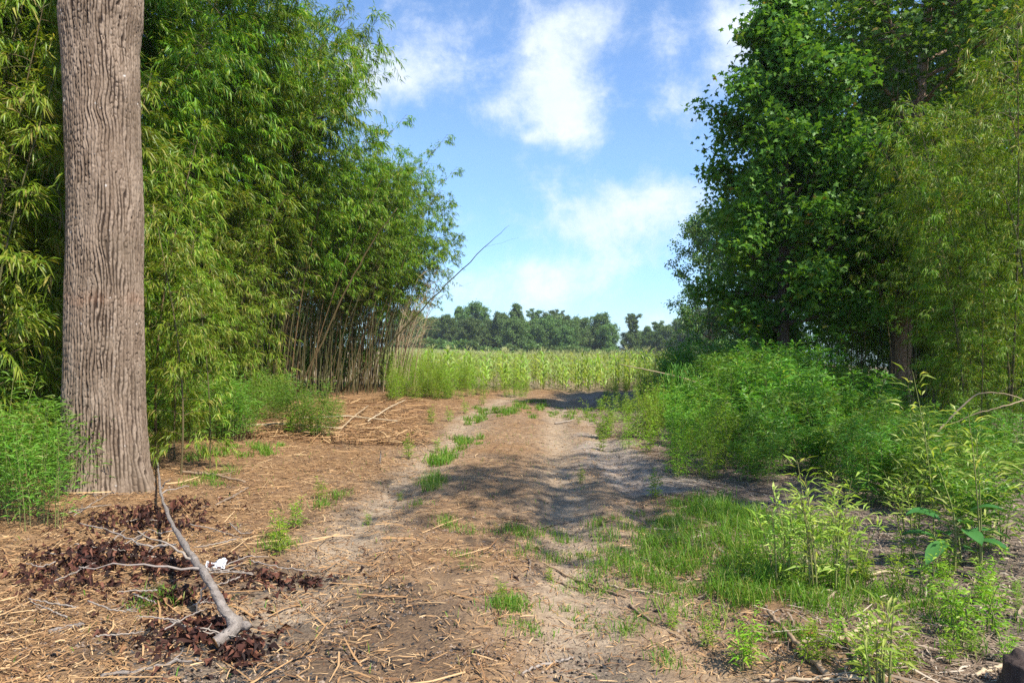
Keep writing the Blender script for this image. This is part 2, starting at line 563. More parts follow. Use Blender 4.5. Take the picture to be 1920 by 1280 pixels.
def ground_mat():
    m, nt, out = new_mat('track_soil')
    at_ = N(nt, 'ShaderNodeAttribute'); at_.attribute_name = 'zone'
    s = N(nt, 'ShaderNodeSeparateColor'); nt.links.new(at_.outputs['Color'], s.inputs[0])
    tcn = N(nt, 'ShaderNodeTexCoord')

    def noise(sc, det=5, ro=.6):
        n = N(nt, 'ShaderNodeTexNoise'); n.inputs['Scale'].default_value = sc
        n.inputs['Detail'].default_value = det; n.inputs['Roughness'].default_value = ro
        nt.links.new(tcn.outputs['Object'], n.inputs['Vector'])
        return mth(nt, 'MULTIPLY_ADD', mth(nt, 'SUBTRACT', n.outputs[0], .5), 2.4, .5, clamp=True)
    n1, n2, n3 = noise(1.6), noise(9, 6), noise(60, 4)
    sandc = mixc(nt, n2, (.185, .133, .085), (.37, .283, .195))
    sandc = mixc(nt, mth(nt, 'MULTIPLY', n1, .5), sandc, (.44, .35, .25))
    litc = mixc(nt, n2, (.155, .088, .044), (.36, .218, .105))
    litc = mixc(nt, mth(nt, 'MULTIPLY', n1, .35), litc, (.13, .09, .065))
    greyc = mixc(nt, n2, (.13, .10, .08), (.25, .20, .16))
    sandc = mixc(nt, at_.outputs['Alpha'], sandc, mixc(nt, n2, (.21, .17, .135), (.42, .35, .285)))
    c = mixc(nt, at_.outputs['Alpha'], litc, greyc)
    c = mixc(nt, s.outputs[0], c, sandc)
    c = mixc(nt, mth(nt, 'MULTIPLY', s.outputs[1], mth(nt, 'MULTIPLY_ADD', n3, .6, .2)), c, (.028, .026, .026))
    c = mixc(nt, s.outputs[2], c, mixc(nt, n2, (.22, .17, .10), (.34, .27, .17)))
    c = mixc(nt, mth(nt, 'MULTIPLY', mth(nt, 'GREATER_THAN', n3, .72), .5), c, (.09, .06, .045))
    p = N(nt, 'ShaderNodeBsdfPrincipled'); p.inputs['Roughness'].default_value = .95
    p.inputs['Specular IOR Level'].default_value = .1
    nt.links.new(c, p.inputs['Base Color'])
    b = N(nt, 'ShaderNodeBump'); b.inputs['Strength'].default_value = .7; b.inputs['Distance'].default_value = .02
    nt.links.new(mth(nt, 'ADD', mth(nt, 'MULTIPLY', n3, .5), n2), b.inputs['Height'])
    nt.links.new(b.outputs[0], p.inputs['Normal'])
    nt.links.new(p.outputs[0], out.inputs[0])
    return m


M_GROUND = ground_mat()
me = g.mesh('ground', M_GROUND, True)
ca = me.color_attributes.new('zone', 'FLOAT_COLOR', 'POINT')
ca.data.foreach_set('color', np.stack([sand, burn, field, sidegrey], -1).astype(np.float32).ravel())
tag(put('ground', me), 'sandy dirt track with straw litter and a burnt patch', None, None, 'structure')


# ------------------------------------------------------------------ plant builders (shapes in local space, base at the origin)
def rand_unit(r, n):
    return unit(r.normal(size=(n, 3)))


def bamboo(seed, H, lean, ls, bl, nb=3, raw=False, m=6, q=6, L=.125, W=.019, node=.30, mat=None, r0=.022, culm=None, nod=.35):
    r = RNG(seed)
    t = np.linspace(0, 1, 16)
    ph = r.uniform(0, 6.28, 2)
    path = np.stack([lean * H * t ** 2.2 + .06 * np.sin(5 * t + ph[0]), .07 * np.sin(4 * t + ph[1]) - .07 * np.sin(ph[1]),
                     H * t - nod * abs(lean) * H * t ** 4], -1)
    path[:, 0] -= path[0, 0]; path[:, 1] -= path[0, 1]
    gc = Geo()
    tubes(gc, path, r0 * (1 - .86 * t), 6)
    zn = np.arange(.25, H * .9, .33) / H       # joint rings
    jp = np.stack([np.interp(zn, t, path[:, i]) for i in range(3)], -1)
    jr = np.interp(zn, t, r0 * (1 - .86 * t)) * 1.22
    tubes(gc, np.stack([jp - [0, 0, .007], jp + [0, 0, .007]], 1), np.stack([jr, jr], 1), 6)
    tn = np.arange(ls * H, H * .995, node) / H
    tn = np.repeat(tn, nb) + r.uniform(-.5, .5, len(tn) * nb) * node / H * .6
    tn = np.clip(tn, 0, 1)
    n = len(tn)
    P0 = np.stack([np.interp(tn, t, path[:, i]) for i in range(3)], -1)
    s_ = np.clip((tn - ls) / (1 - ls), 0, 1)
    ln = bl * (.14 + .86 * np.sin(math.pi * (.16 + .82 * s_)) ** .9) * r.uniform(.6, 1.2, n)
    az = r.uniform(0, 2 * math.pi, n); el = r.uniform(.15, .95, n)
    D = np.stack([np.cos(az) * np.cos(el), np.sin(az) * np.cos(el), np.sin(el)], -1)
    s = np.linspace(0, 1, 5)
    bp = P0[:, None] + D[:, None] * (ln[:, None] * s)[..., None] + np.array([0, 0, -1.]) * (ln[:, None] * .5 * s ** 2)[..., None]
    tubes(gc, bp, np.broadcast_to(.0055 * (1 - .8 * s), (n, 5)), 3)
    # twigs
    bi = np.repeat(np.arange(n), m); bi = bi[r.uniform(0, 1, len(bi)) < np.clip(.25 + ln / bl, 0, 1)[bi]]; nt_ = len(bi)
    st = r.uniform(.2, 1.03, nt_)
    tp = P0[bi] + D[bi] * (ln[bi] * st)[:, None] + np.array([0, 0, -1.]) * (ln[bi] * .5 * st ** 2)[:, None]
    tdir = unit(D[bi] + np.array([0, 0, -1.]) * st[:, None] * .9 + .7 * rand_unit(r, nt_))
    tl = r.uniform(.12, .34, nt_)
    li = np.repeat(np.arange(nt_), q); nl = len(li)
    sl = r.uniform(.15, 1, nl)
    lp = tp[li] + tdir[li] * (tl[li] * sl)[:, None]
    ld = unit(tdir[li] * .9 + .75 * rand_unit(r, nl) + np.array([0, 0, -.40]))
    gl = Geo()
    leaves(gl, lp, ld, L * r.uniform(.6, 1.25, nl), W * r.uniform(.75, 1.2, nl), r, droop=.35)
    if raw:
        return gc.merged(), gl.merged()
    return [('culm', gc.mesh('culm', culm or M_CULM, True)), ('foliage', gl.mesh('foliage', mat or M_BAM))]


def clump(seed, H, R, ns, nl, L=.12, W=.02, mat=None, spread=.22, lo=.08, stem=None, up=.35):
    """a bushy clump of young shoots"""
    r = RNG(seed)
    t = np.linspace(0, 1, 6)
    az = r.uniform(0, 6.283, ns); rr = R * .45 * np.sqrt(r.uniform(0, 1, ns))
    h = H * r.uniform(.55, 1.0, ns); ln = r.uniform(.0, .55, ns) * R
    az2 = az + r.normal(0, .6, ns)
    path = np.stack([np.cos(az)[:, None] * rr[:, None] + np.cos(az2)[:, None] * ln[:, None] * t ** 1.6,
                     np.sin(az)[:, None] * rr[:, None] + np.sin(az2)[:, None] * ln[:, None] * t ** 1.6,
                     h[:, None] * t * (1 - .12 * t)], -1)
    gc = Geo(); tubes(gc, path, np.broadcast_to(.0065 * (1 - .75 * t), (ns, 6)), 4)
    si = r.integers(0, ns, nl)
    s = lo + (1 - lo) * r.uniform(0, 1, nl) ** .8
    f = s * 5; i0 = np.minimum(f.astype(int), 4); fr = (f - i0)[:, None]
    P = path[si, i0] * (1 - fr) + path[si, i0 + 1] * fr
    a = r.uniform(0, 6.283, nl)
    out = np.stack([np.cos(a), np.sin(a), r.uniform(-.1, .6, nl)], -1)
    P = P + out * (spread * r.uniform(.02, 1, nl) ** 1.3 * (1.05 - .7 * s))[:, None]
    D = unit(out + .5 * rand_unit(r, nl) + np.array([0, 0, up]))
    gl = Geo(); leaves(gl, P, D, L * r.uniform(.55, 1.2, nl), W * r.uniform(.7, 1.2, nl), r, droop=.35)
    return [('stem', gc.mesh('stem', stem or M_STEM, True)), ('foliage', gl.mesh('foliage', mat or M_YOUNG))]


def weed(seed, H, R, ns, per, L=.10, W=.014, mat=None):
    """upright stalks set with narrow leaves all the way up"""
    r = RNG(seed)
    t = np.linspace(0, 1, 6)
    az = r.uniform(0, 6.283, ns); rr = R * np.sqrt(r.uniform(0, 1, ns)); h = H * r.uniform(.55, 1, ns)
    lx, ly = r.normal(0, .16, ns) * H, r.normal(0, .16, ns) * H
    path = np.stack([np.cos(az)[:, None] * rr[:, None] + lx[:, None] * t ** 2, np.sin(az)[:, None] * rr[:, None] + ly[:, None] * t ** 2, h[:, None] * t], -1)
    gc = Geo(); tubes(gc, path, np.broadcast_to(.005 * (1 - .75 * t), (ns, 6)), 4)
    si = np.repeat(np.arange(ns), per); nl = len(si)
    s = r.uniform(.05, 1, nl); f = s * 5; i0 = np.minimum(f.astype(int), 4); fr = (f - i0)[:, None]
    P = path[si, i0] * (1 - fr) + path[si, i0 + 1] * fr
    a = r.uniform(0, 6.283, nl); e = r.uniform(.1, .9, nl)
    D = np.stack([np.cos(a) * np.cos(e), np.sin(a) * np.cos(e), np.sin(e)], -1)
    P = P + D * (r.uniform(0, .09, nl) * (1 - .6 * s))[:, None]
    gl = Geo(); leaves(gl, P, D, L * r.uniform(.6, 1.2, nl) * (1.1 - .4 * s), W * r.uniform(.8, 1.2, nl), r, droop=.4)
    return [('stem', gc.mesh('stem', M_STEM, True)), ('foliage', gl.mesh('foliage', mat or M_WEED))]


def tree(seed, H, tr, base, rad, nl=30, ns=8, ntw=6, nlf=9, S=.15, mat=None, bark=None, shape='oval', lean=(0, 0), star=True, sides=12, up=.45, lo_r=.6):
    """tapered trunk with limbs, boughs and a leafy crown"""
    r = RNG(seed)
    t = np.linspace(0, 1, 22)
    wob = .012 * H
    path = np.stack([lean[0] * t ** 1.5 + wob * (np.sin(3.1 * t + seed) - math.sin(seed)) * t, lean[1] * t ** 1.5 + wob * np.sin(4 * t + 2 * seed) * t, H * t], -1)
    rad_t = tr * ((1 - t) ** .8 * .92 + .03) * (1 + .35 * np.exp(-t * H / (tr * 1.5)))
    gc = Geo(); tubes(gc, path, rad_t, sides)
    u = (np.arange(nl) + r.uniform(0, 1, nl)) / nl
    tb = base / H + (0.97 - base / H) * u
    P0 = np.stack([np.interp(tb, t, path[:, i]) for i in range(3)], -1)
    if shape == 'oval':
        pr = np.sin(math.pi * (.16 + .80 * u)) ** .75
    elif shape == 'cone':
        pr = lo_r + (1 - lo_r) * np.sin(math.pi * np.clip(u * 1.1, 0, 1)) - .55 * u ** 2
    else:
        pr = .5 + .5 * u
    ln = rad * np.clip(pr, .15, 1) * r.uniform(.65, 1.15, nl)
    az = np.arange(nl) * 2.4 + r.uniform(-.5, .5, nl); el = r.uniform(.1, .5, nl) + up * u
    D = np.stack([np.cos(az) * np.cos(el), np.sin(az) * np.cos(el), np.sin(el)], -1)
    s = np.linspace(0, 1, 7)
    bend = r.uniform(-.15, .25, nl)
    lp = P0[:, None] + D[:, None] * (ln[:, None] * s)[..., None] + np.array([0, 0, 1.]) * (bend[:, None] * ln[:, None] * s ** 2)[..., None]
    lp = lp + r.normal(0, .03, lp.shape) * ln[:, None, None] * s[None, :, None]
    lr = np.clip(np.interp(tb, t, rad_t) * .5, .012, .22)[:, None] * (1 - .85 * s)
    tubes(gc, lp, lr, 6)
    # boughs
    bi = np.repeat(np.arange(nl), ns); nb = len(bi)
    sb = r.uniform(.22, 1, nb); f = sb * 6; i0 = np.minimum(f.astype(int), 5); fr = (f - i0)[:, None]
    B0 = lp[bi, i0] * (1 - fr) + lp[bi, i0 + 1] * fr
    BD = unit(D[bi] * .7 + .8 * rand_unit(r, nb) + np.array([0, 0, .1]))
    BL = (rad * .30 * r.uniform(.5, 1.2, nb)) * (1.15 - .45 * sb)
    s4 = np.linspace(0, 1, 4)
    bp = B0[:, None] + BD[:, None] * (BL[:, None] * s4)[..., None] - np.array([0, 0, 1.]) * (BL[:, None] * .22 * s4 ** 2)[..., None]
    tubes(gc, bp, np.broadcast_to(.018 * rad / 4 * (1 - .8 * s4), (nb, 4)), 3)
    ti = np.repeat(np.arange(nb), ntw); n3 = len(ti)
    st = r.uniform(.25, 1.05, n3)
    T0 = B0[ti] + BD[ti] * (BL[ti] * st)[:, None] - np.array([0, 0, 1.]) * (BL[ti] * .22 * st ** 2)[:, None]
    tsz = rad * .085
    T0 = T0 + rand_unit(r, n3) * tsz * r.uniform(0, 1, n3)[:, None]
    li = np.repeat(np.arange(n3), nlf); n4 = len(li)
    P = T0[li] + r.normal(0, 1, (n4, 3)) * np.array([1, 1, .75]) * tsz * .85
    Dl = unit(rand_unit(r, n4) * np.array([1, 1, .6]) + np.array([0, 0, -.45]))
    gl = Geo()
    if star:
        stars(gl, P, Dl, S * r.uniform(.65, 1.2, n4), r)
    else:
        leaves(gl, P, Dl, S * r.uniform(.6, 1.3, n4), S * .62 * r.uniform(.7, 1.2, n4), r, droop=.2, fold=.2, roll=1.)
    return [('trunk', gc.mesh('trunk', bark or M_BARK, True)), ('crown', gl.mesh('crown', mat or M_GUM))]


# ------------------------------------------------------------------ the big tree at the left with deeply furrowed bark
def voronoi_edge(x, y, seed):
    ix, iy = np.floor(x), np.floor(y)
    f1 = np.full(x.shape, 9.); f2 = np.full(x.shape, 9.); cid = np.zeros(x.shape)
    for ox in (-1, 0, 1):
        for oy in (-1, 0, 1):
            cx, cy_ = ix + ox, iy + oy
            hx = hash2(np.mod(cx, VPER), cy_, seed); hy = hash2(np.mod(cx, VPER), cy_, seed + 7)
            d = np.abs(cx + .15 + .7 * hx - x) ** 1.0 + .55 * np.abs(cy_ + hy - y)
            nf = d < f1
            f2 = np.where(nf, f1, np.minimum(f2, d)); cid = np.where(nf, hash2(np.mod(cx, VPER), cy_, seed + 3), cid); f1 = np.where(nf, d, f1)
    return f2 - f1, cid


VPER = 62
BX, BY, BZ = gp(205, 938)
BY = 7.45; BX = (196 - 960) / FPX * BY; BZ = float(hgt(BX, BY))
nu, nz_ = 540, 1250
ua = np.arange(nu) / nu; zz = np.linspace(-.25, 11, nz_)
U, Z = np.meshgrid(ua, zz)
ang = U * 2 * math.pi + 2.0
wy = .55 * fbm(np.cos(ang) * 2 + 5, Z * .9 + np.sin(ang) * 1.3, 81, 3) + .32 * fbm(np.cos(ang) * 5 + np.sin(ang) * 3, Z * 3.2, 85, 3)
vd, cid = voronoi_edge(U * VPER + wy * 1.0, Z / .34 + .8 * wy, 17)
vd2, _ = voronoi_edge(U * VPER + wy * 1.0 + .3, Z / .075 + .6 * wy, 29)
wz = 1.25 * fbm(np.cos(ang) * 2.5 + 4, Z * 1.6 + np.sin(ang) * 2.5, 83, 4) + .5 * fbm(np.cos(ang) * 9, Z * 7 + np.sin(ang) * 9, 84, 2)
wz = wz + 1.2 * np.exp(-((ang - 2 * math.pi + 1.2) / .35) ** 2 - ((Z - 3.95) / .22) ** 2) * np.sin(9 * (Z - 3.9))
st_ = U * 66 + wz
s1 = np.abs(np.sin(math.pi * st_))
cid = hash2(np.floor(st_), np.floor(Z * 3.5 + 5 * hash2(np.floor(st_), np.floor(st_) * 0, 4)), 6)
brk = sstep(.30, .0, np.abs(vnoise(st_ * 1.0, Z * 7.5, 86))) * .0
ridge = sstep(.10, .62, s1 + .75 * np.clip(vnoise(st_ * .5 + 3, Z * 4.5, 87), -.3, .5))
ridge = ridge * (1 - .75 * sstep(.10, .0, vd2) * sstep(.0, .3, vnoise(st_, Z * 3, 88)))
Rb = np.interp(zz, [-.25, 0, .25, .6, 1.2, 2.5, 4.2, 4.75, 5.1, 5.6, 8, 11], [.50, .45, .41, .392, .378, .362, .356, .365, .395, .375, .34, .30])
rad = Rb[:, None] * (1 + .025 * np.cos(3 * ang + .4 * Z) + .05 * np.exp(-((Z - 4.85) / .25) ** 2) * np.cos(ang - 2.6))
rad = rad + np.exp(-np.clip(Z, 0, 9) / .28) * .07 * np.clip(np.cos(5 * ang + 1.0), -.3, 1)
rad = rad + .03 * fbm(np.cos(ang) * 1.5 + 7, Z * .8 + np.sin(ang), 96, 2)
rad = rad - .015 * (1 - ridge) + .004 * cid + .006 * sstep(.0, .3, vd2) * ridge + .005 * fbm(U * 160, Z * 30, 91, 2)
cxx = np.interp(zz, [-.25, 0, 1, 3, 5, 11], [.05, .04, .005, .02, -.03, .2])
tv = np.stack([np.cos(ang) * rad + cxx[:, None], np.sin(ang) * rad, Z], -1)
gt = Geo()
i0 = np.arange(nz_ - 1)[:, None] * nu
sA = np.arange(nu)[None, :]; sB = (np.arange(nu) + 1)[None, :] % nu
gt.add(tv, None, np.stack([i0 + sA, i0 + sB, i0 + nu + sB, i0 + nu + sA], -1))


def big_bark():
    m, nt, out = new_mat('furrowed_bark')
    a = N(nt, 'ShaderNodeAttribute'); a.attribute_name = 'bark'
    s = N(nt, 'ShaderNodeSeparateColor'); nt.links.new(a.outputs['Color'], s.inputs[0])
    tcn = N(nt, 'ShaderNodeTexCoord')

    def noise(sc, lo, hi, z=1.):
        mp = N(nt, 'ShaderNodeMapping'); mp.inputs['Scale'].default_value = (1, 1, z)
        nt.links.new(tcn.outputs['Object'], mp.inputs[0])
        n = N(nt, 'ShaderNodeTexNoise'); n.inputs['Scale'].default_value = sc; n.inputs['Detail'].default_value = 4
        nt.links.new(mp.outputs[0], n.inputs['Vector'])
        mr = N(nt, 'ShaderNodeMapRange'); mr.inputs[1].default_value = lo; mr.inputs[2].default_value = hi
        nt.links.new(n.outputs[0], mr.inputs[0])
        return mr.outputs[0]
    ridgec = mixc(nt, s.outputs[1], (.19, .135, .092), (.335, .255, .187))
    ridgec = mixc(nt, noise(60, .3, .7, .4), mixc(nt, .45, ridgec, (.10, .075, .06)), ridgec)
    c = mixc(nt, s.outputs[0], (.042, .028, .02), ridgec)
    c = mixc(nt, mth(nt, 'MULTIPLY', noise(14, .69, .76), s.outputs[0]), c, (.58, .56, .52))      # lichen
    c = mixc(nt, mth(nt, 'MULTIPLY', s.outputs[2], .2), c, (.28, .13, .07))                      # rusty band
    c = mixc(nt, mth(nt, 'MULTIPLY', noise(2.2, .48, .7), .45), c, (.15, .115, .08))
    p = N(nt, 'ShaderNodeBsdfPrincipled'); p.inputs['Roughness'].default_value = .92
    p.inputs['Specular IOR Level'].default_value = .15
    nt.links.new(c, p.inputs['Base Color']); nt.links.new(p.outputs[0], out.inputs[0])
    return m


tm = gt.mesh('trunk', big_bark(), True)
band = np.exp(-((Z - 2.02 + .03 * np.sin(6 * ang)) / .07) ** 2) * sstep(-.3, .3, vnoise(U * 9, Z * 4, 99) + .25)
ca = tm.color_attributes.new('bark', 'FLOAT_COLOR', 'POINT')
ca.data.foreach_set('color', np.stack([ridge, cid, band, np.ones_like(U)], -1).astype(np.float32).ravel())
big = thing('oak_tree', [('trunk', tm)], 'massive old tree with furrowed grey bark standing left of the track', 'tree', (BX, BY, BZ))
oc = tree(77, 17, .36, 10, 4.6, nl=26, ns=7, ntw=5, nlf=7, S=.2, mat=M_GUM2, shape='oval')
put('crown', oc[1][1], big)
gl_ = Geo()
r = RNG(5)
for k in range(7):
    a = k * .9 + r.uniform(0, .4); z0 = r.uniform(9.2, 10.9)
    s = np.linspace(0, 1, 7)[:, None]
    tubes(gl_, np.array([.15, 0, z0]) + s * np.array([math.cos(a) * 2.8, math.sin(a) * 2.8, 3.2]), .13 * (1 - .8 * s[:, 0]), 8)
put('limb', gl_.mesh('limb', M_BARK, True), big)

# ------------------------------------------------------------------ bamboo grove on the left
R0 = RNG(11)
TALL = [Kind('bamboo', bamboo(100 + i, H, ln, ls, bl * 1.25, m=11, q=9, L=.15, W=.023), 'bamboo') for i, (H, ln, ls, bl) in enumerate(
    [(9.6, .16, .40, 1.25), (9.0, .24, .42, 1.3), (10.2, .12, .40, 1.2), (8.6, .30, .44, 1.25), (9.4, .20, .36, 1.3)])]
LOW = [Kind('bamboo', bamboo(120 + i, H, ln, ls, bl * 1.25, m=11, q=9, L=.15, W=.023), 'bamboo') for i, (H, ln, ls, bl) in enumerate(
    [(8.8, .16, .10, 1.15), (8.2, .22, .07, 1.1), (9.3, .14, .13, 1.2)])]
OLIVE = [Kind('bamboo', bamboo(130 + i, H, ln, ls, bl, m=9, q=8, mat=M_BAM_OLIVE, L=.145, W=.02), 'bamboo') for i, (H, ln, ls, bl) in enumerate(
    [(4.8, .20, .05, .85), (5.6, .16, .06, .95), (3.4, .25, .04, .75)])]
EDGE_Y = [6.5, 8.5, 10, 12, 15, 17, 20, 22.5, 24.8, 27]
EDGE_X = [-7.6, -7.0, -7.0, -6.9, -6.7, -6.6, -5.9, -4.9, -4.1, -4.6]
LB = 'tall leafy green bamboo in the grove left of the dirt track'
GB = 'bamboo of the left grove'
n = 0; back_l, back_r = [], []
for row, (off, step) in enumerate([(0., .42), (.55, .5), (1.15, .6), (1.9, .75), (2.9, .95), (4.2, 1.3)]):
    y = 7.2 + .2 * row
    while y < 26.5:
        yy = y + R0.uniform(-.2, .2)
        x = np.interp(yy, EDGE_Y, EDGE_X) - off + R0.uniform(-.25, .25)
        kinds = TALL if (row == 2 or yy > 12.8) and row < 3 else LOW
        if row <= 1 and yy <= 12.8 and R0.uniform() < .3:
            kinds = TALL
        k = kinds[R0.integers(len(kinds))]
        lean_dir = R0.normal(-.15, .55) if row < 3 else R0.uniform(0, 6.28)
        tall = (1 + .08 * math.exp(-((yy - 14) / 3.5) ** 2)) * (1 - .17 * sstep(18, 21.5, yy))
        if row > 2:
            back_l.append((x, yy))
            y += step * R0.uniform(.8, 1.25)
            continue
        k.place(LB, GB, (x, yy, float(hgt(x, yy))), lean_dir, float(R0.uniform(.84, 1.10)) * tall, (R0.normal(0, .045), R0.normal(.03, .05)))
        n += 1
        y += step * R0.uniform(.8, 1.25)
LBT = 'leafy bamboo with large leaves hanging beside the big trunk'
NK = [Kind('bamboo', bamboo(160 + i, H, .12, .10, .95, m=9, q=8, mat=M_BAM_OLIVE, L=.16, W=.024), 'bamboo') for i, H in enumerate((5.6, 6.6))]
for x, y, a, s in ((-5.5, 7.2, .3, .9), (-5.85, 7.6, -.3, 1.0), (-5.9, 8.6, .2, 1.05), (-6.3, 7.9, 0, 1.1), (-5.35, 8.3, 3.6, 1.0), (-6.6, 8.6, 0, 1.15), (-5.1, 8.9, 1.4, .85), (-4.0, 8.25, 2.6, .62), (-3.85, 8.7, 2.4, .5), (-4.55, 9.2, 1.2, .6), (-5.0, 9.6, .8, .9)):
    NK[int(y * 10) % 2].place(LBT, 'bamboo beside the big trunk', (x, y, float(hgt(x, y))), a, s)
for i in range(34):
    yy = R0.uniform(26.0, 31.5); x = R0.uniform(-12.5, -5.2 - .25 * (yy - 26))
    back_l.append((x, yy))
SK = Kind('bamboo', bamboo(165, 11.4, .24, .42, 1.0, nb=2, m=9, q=8, L=.15, W=.023, node=.36), 'bamboo')
for x, y, a, k in ((-6.7, 16.6, .1, .93), (-6.4, 17.9, -.3, .84), (-5.6, 19.4, .1, .80), (-4.6, 21.8, -.1, .80), (-4.3, 23.4, .2, .76)):
    SK.place('tall thin bamboo plume standing above the skyline of the left grove', GB, (x, y, float(hgt(x, y))), a, k, (0, .04))
BC = []
for i in range(5):
    a = Geo(); rr = RNG(170 + i); H = rr.uniform(4.5, 7.5); t = np.linspace(0, 1, 12); rad_ = rr.uniform(.012, .02)
    pp = np.stack([rr.uniform(.02, .14) * H * t ** 2, .08 * np.sin(4 * t + i), H * t], -1); pp[:, 1] -= pp[0, 1]
    tubes(a, pp, rad_ * (1 - .7 * t), 6)
    zn = np.arange(.3, H, .36) / H; jp = np.stack([np.interp(zn, t, pp[:, k]) for k in range(3)], -1); jr = rad_ * (1 - .7 * zn) * 1.25
    tubes(a, np.stack([jp - [0, 0, .007], jp + [0, 0, .007]], 1), np.stack([jr, jr], 1), 6)
    for b in range(9):
        k = rr.integers(5, 11); d = unit(rr.normal(size=3) * [1, 1, .4] + [.2, 0, .5])
        tubes(a, np.stack([pp[k], pp[k] + d * .3, pp[k] + d * .65 - [0, 0, .08]]), np.array([.005, .004, .002]), 3)
    BC.append((a.mesh('bare_culm', M_CULM, True), a))
for i in range(210):
    yy = R0.uniform(14.5, 25.8); x = np.interp(yy, EDGE_Y, EDGE_X) + .35 - 2.2 * R0.uniform(0, 1) ** 1.3
    o = put('bare_culm', BC[R0.integers(5)][0], None, (x, yy, float(hgt(x, yy))))
    o.rotation_euler = (R0.normal(0, .07), R0.normal(.05, .10), R0.normal(0, .6)); k = R0.uniform(.6, 1.1); o.scale = (k, k, k)
    tag(o, 'thin bare culm standing in the dark open foot of the left grove', 'bamboo culm', 'bare culms of the left grove')
LB2 = 'short olive green bamboo with leaves to the ground at the front of the left grove'
for i in range(22):
    yy = R0.uniform(8.8, 17.5)
    x = np.interp(yy, EDGE_Y, EDGE_X) + R0.uniform(-.2, .65)
    k = OLIVE[R0.integers(3)]
    k.place(LB2, 'short bamboo along the left grove', (x, yy, float(hgt(x, yy))), R0.normal(-.2, .8), float(R0.uniform(.75, 1.1)))
    n += 1
print('left bamboo', n)

# ------------------------------------------------------------------ bamboo grove on the right
RK = [Kind('bamboo', bamboo(140 + i, H, ln, ls, bl * 1.15, m=9, q=8, mat=(M_BAM_MID, M_BAM_OLIVE, M_BAM_MID, M_BAM_MID)[i], L=.145, W=.021), 'bamboo') for i, (H, ln, ls, bl) in enumerate(
    [(7.6, .14, .30, 1.1), (8.4, .10, .38, 1.1), (6.8, .18, .14, 1.0), (8.0, .2, .40, 1.1)])]
REDGE_Y = [5.0, 7, 9, 11, 14, 17, 20, 24, 28]
REDGE_X = [6.8, 7.1, 7.4, 7.9, 8.5, 9.0, 8.9, 8.6, 9.0]
LR = 'slender bamboo with sparse yellowish leaves in the shaded grove right of the track'
n = 0
for row, (off, step) in enumerate([(0., .55), (.6, .62), (1.3, .75), (2.3, .95), (3.5, 1.3)]):
    y = 9.6 + .2 * row
    while y < 21.5:
        yy = y + R0.uniform(-.2, .2)
        x = np.interp(yy, REDGE_Y, REDGE_X) + off + R0.uniform(-.3, .3)
        if x > .78 * yy + .6:
            y += step * .8
            continue
        k = RK[R0.integers(4)]
        if abs(x / yy - .565) < .05 and yy < 18:
            k = RK[3]
            if yy < 15:
                y += step
                continue
        k.place(LR, 'bamboo of the right grove', (x, yy, float(hgt(x, yy))), R0.normal(3.14, .9), float(R0.uniform(.58, .86)) * (1 if R0.uniform() < .85 else 1.25), (R0.normal(0, .05), R0.normal(0, .05)))
        n += 1
        y += step * R0.uniform(.8, 1.25)
for i in range(46):
    yy = R0.uniform(16.5, 25); x = np.interp(yy, REDGE_Y, REDGE_X) + R0.uniform(2.4, 7.5)
    if x < .8 * yy:
        back_r.append((x, yy))
for i in range(18):
    yy = R0.uniform(12.5, 19); x = min(np.interp(yy, REDGE_Y, REDGE_X) - R0.uniform(.1, .9), .72 * yy)
    if abs(x / yy - .565) < .07:
        continue
    RK[(0, 1, 2, 3)[i % 4]].place(LR, 'bamboo of the right grove', (x, yy, float(hgt(x, yy))), R0.normal(3.14, .9), float(R0.uniform(.55, .85)))
def thicket(points, label, H, mat, seed, smin, smax):
    tm = [bamboo(seed + i, H, .12, .08, 1.35, m=6, q=7, L=.19, W=.03, raw=True) for i in range(3)]
    o = bake(points, tm, RNG(seed), smin, smax)
    e = thing('bamboo_thicket', [('culm', o[0].mesh('culm', M_CULM)), ('foliage', o[1].mesh('foliage', mat))], label, 'bamboo')
    e['kind'] = 'stuff'
    for c in e.children:
        c['kind'] = 'stuff'


thicket(back_l, 'dense dark mass of bamboo at the back of the left grove', 8.4, M_BAM, 180, .75, 1.05)
thicket(back_r, 'dense dark mass of bamboo at the back of the right grove', 6.0, M_BAM_MID, 190, .7, 1.05)
for i in range(16):
    yy = R0.uniform(9.2, 13.5); x = yy * R0.uniform(.655, .78)
    RK[2].place(LR, 'bamboo of the right grove', (x, yy, float(hgt(x, yy))), R0.normal(3.14, .9), float(R0.uniform(.45, .75)))
HK = Kind('bamboo', bamboo(150, 10.2, .07, .50, 1.6, m=10, q=8, mat=M_BAM_OLIVE, L=.145, W=.021), 'bamboo')
for x, y, s in ((3.5, 3.2, 1.), (4.3, 4.2, 1.), (5.1, 4.0, 1.05), (5.7, 5.0, .95), (6.4, 4.4, 1.05), (7.1, 5.3, 1.0)):
    HK.place('tall bamboo bare below and leafy above at the near end of the right grove', 'bamboo of the right grove', (x, y, float(hgt(x, y))), x * 7, s)
for x, y, s in ((3.6, 1.0, .5), (4.3, .6, .6)):
    RK[3].place(LR, 'bamboo of the right grove', (x, y, float(hgt(x, y))), x * 7, s)
print('right bamboo', n)

# ------------------------------------------------------------------ broadleaf trees on the right
def plant_tree(name, parts, label, x, y, rz=0., sc=1., group=None):
    return thing(name, parts, label, 'tree', (x, y, float(hgt(x, y)) - .05), rz, sc, group=group)


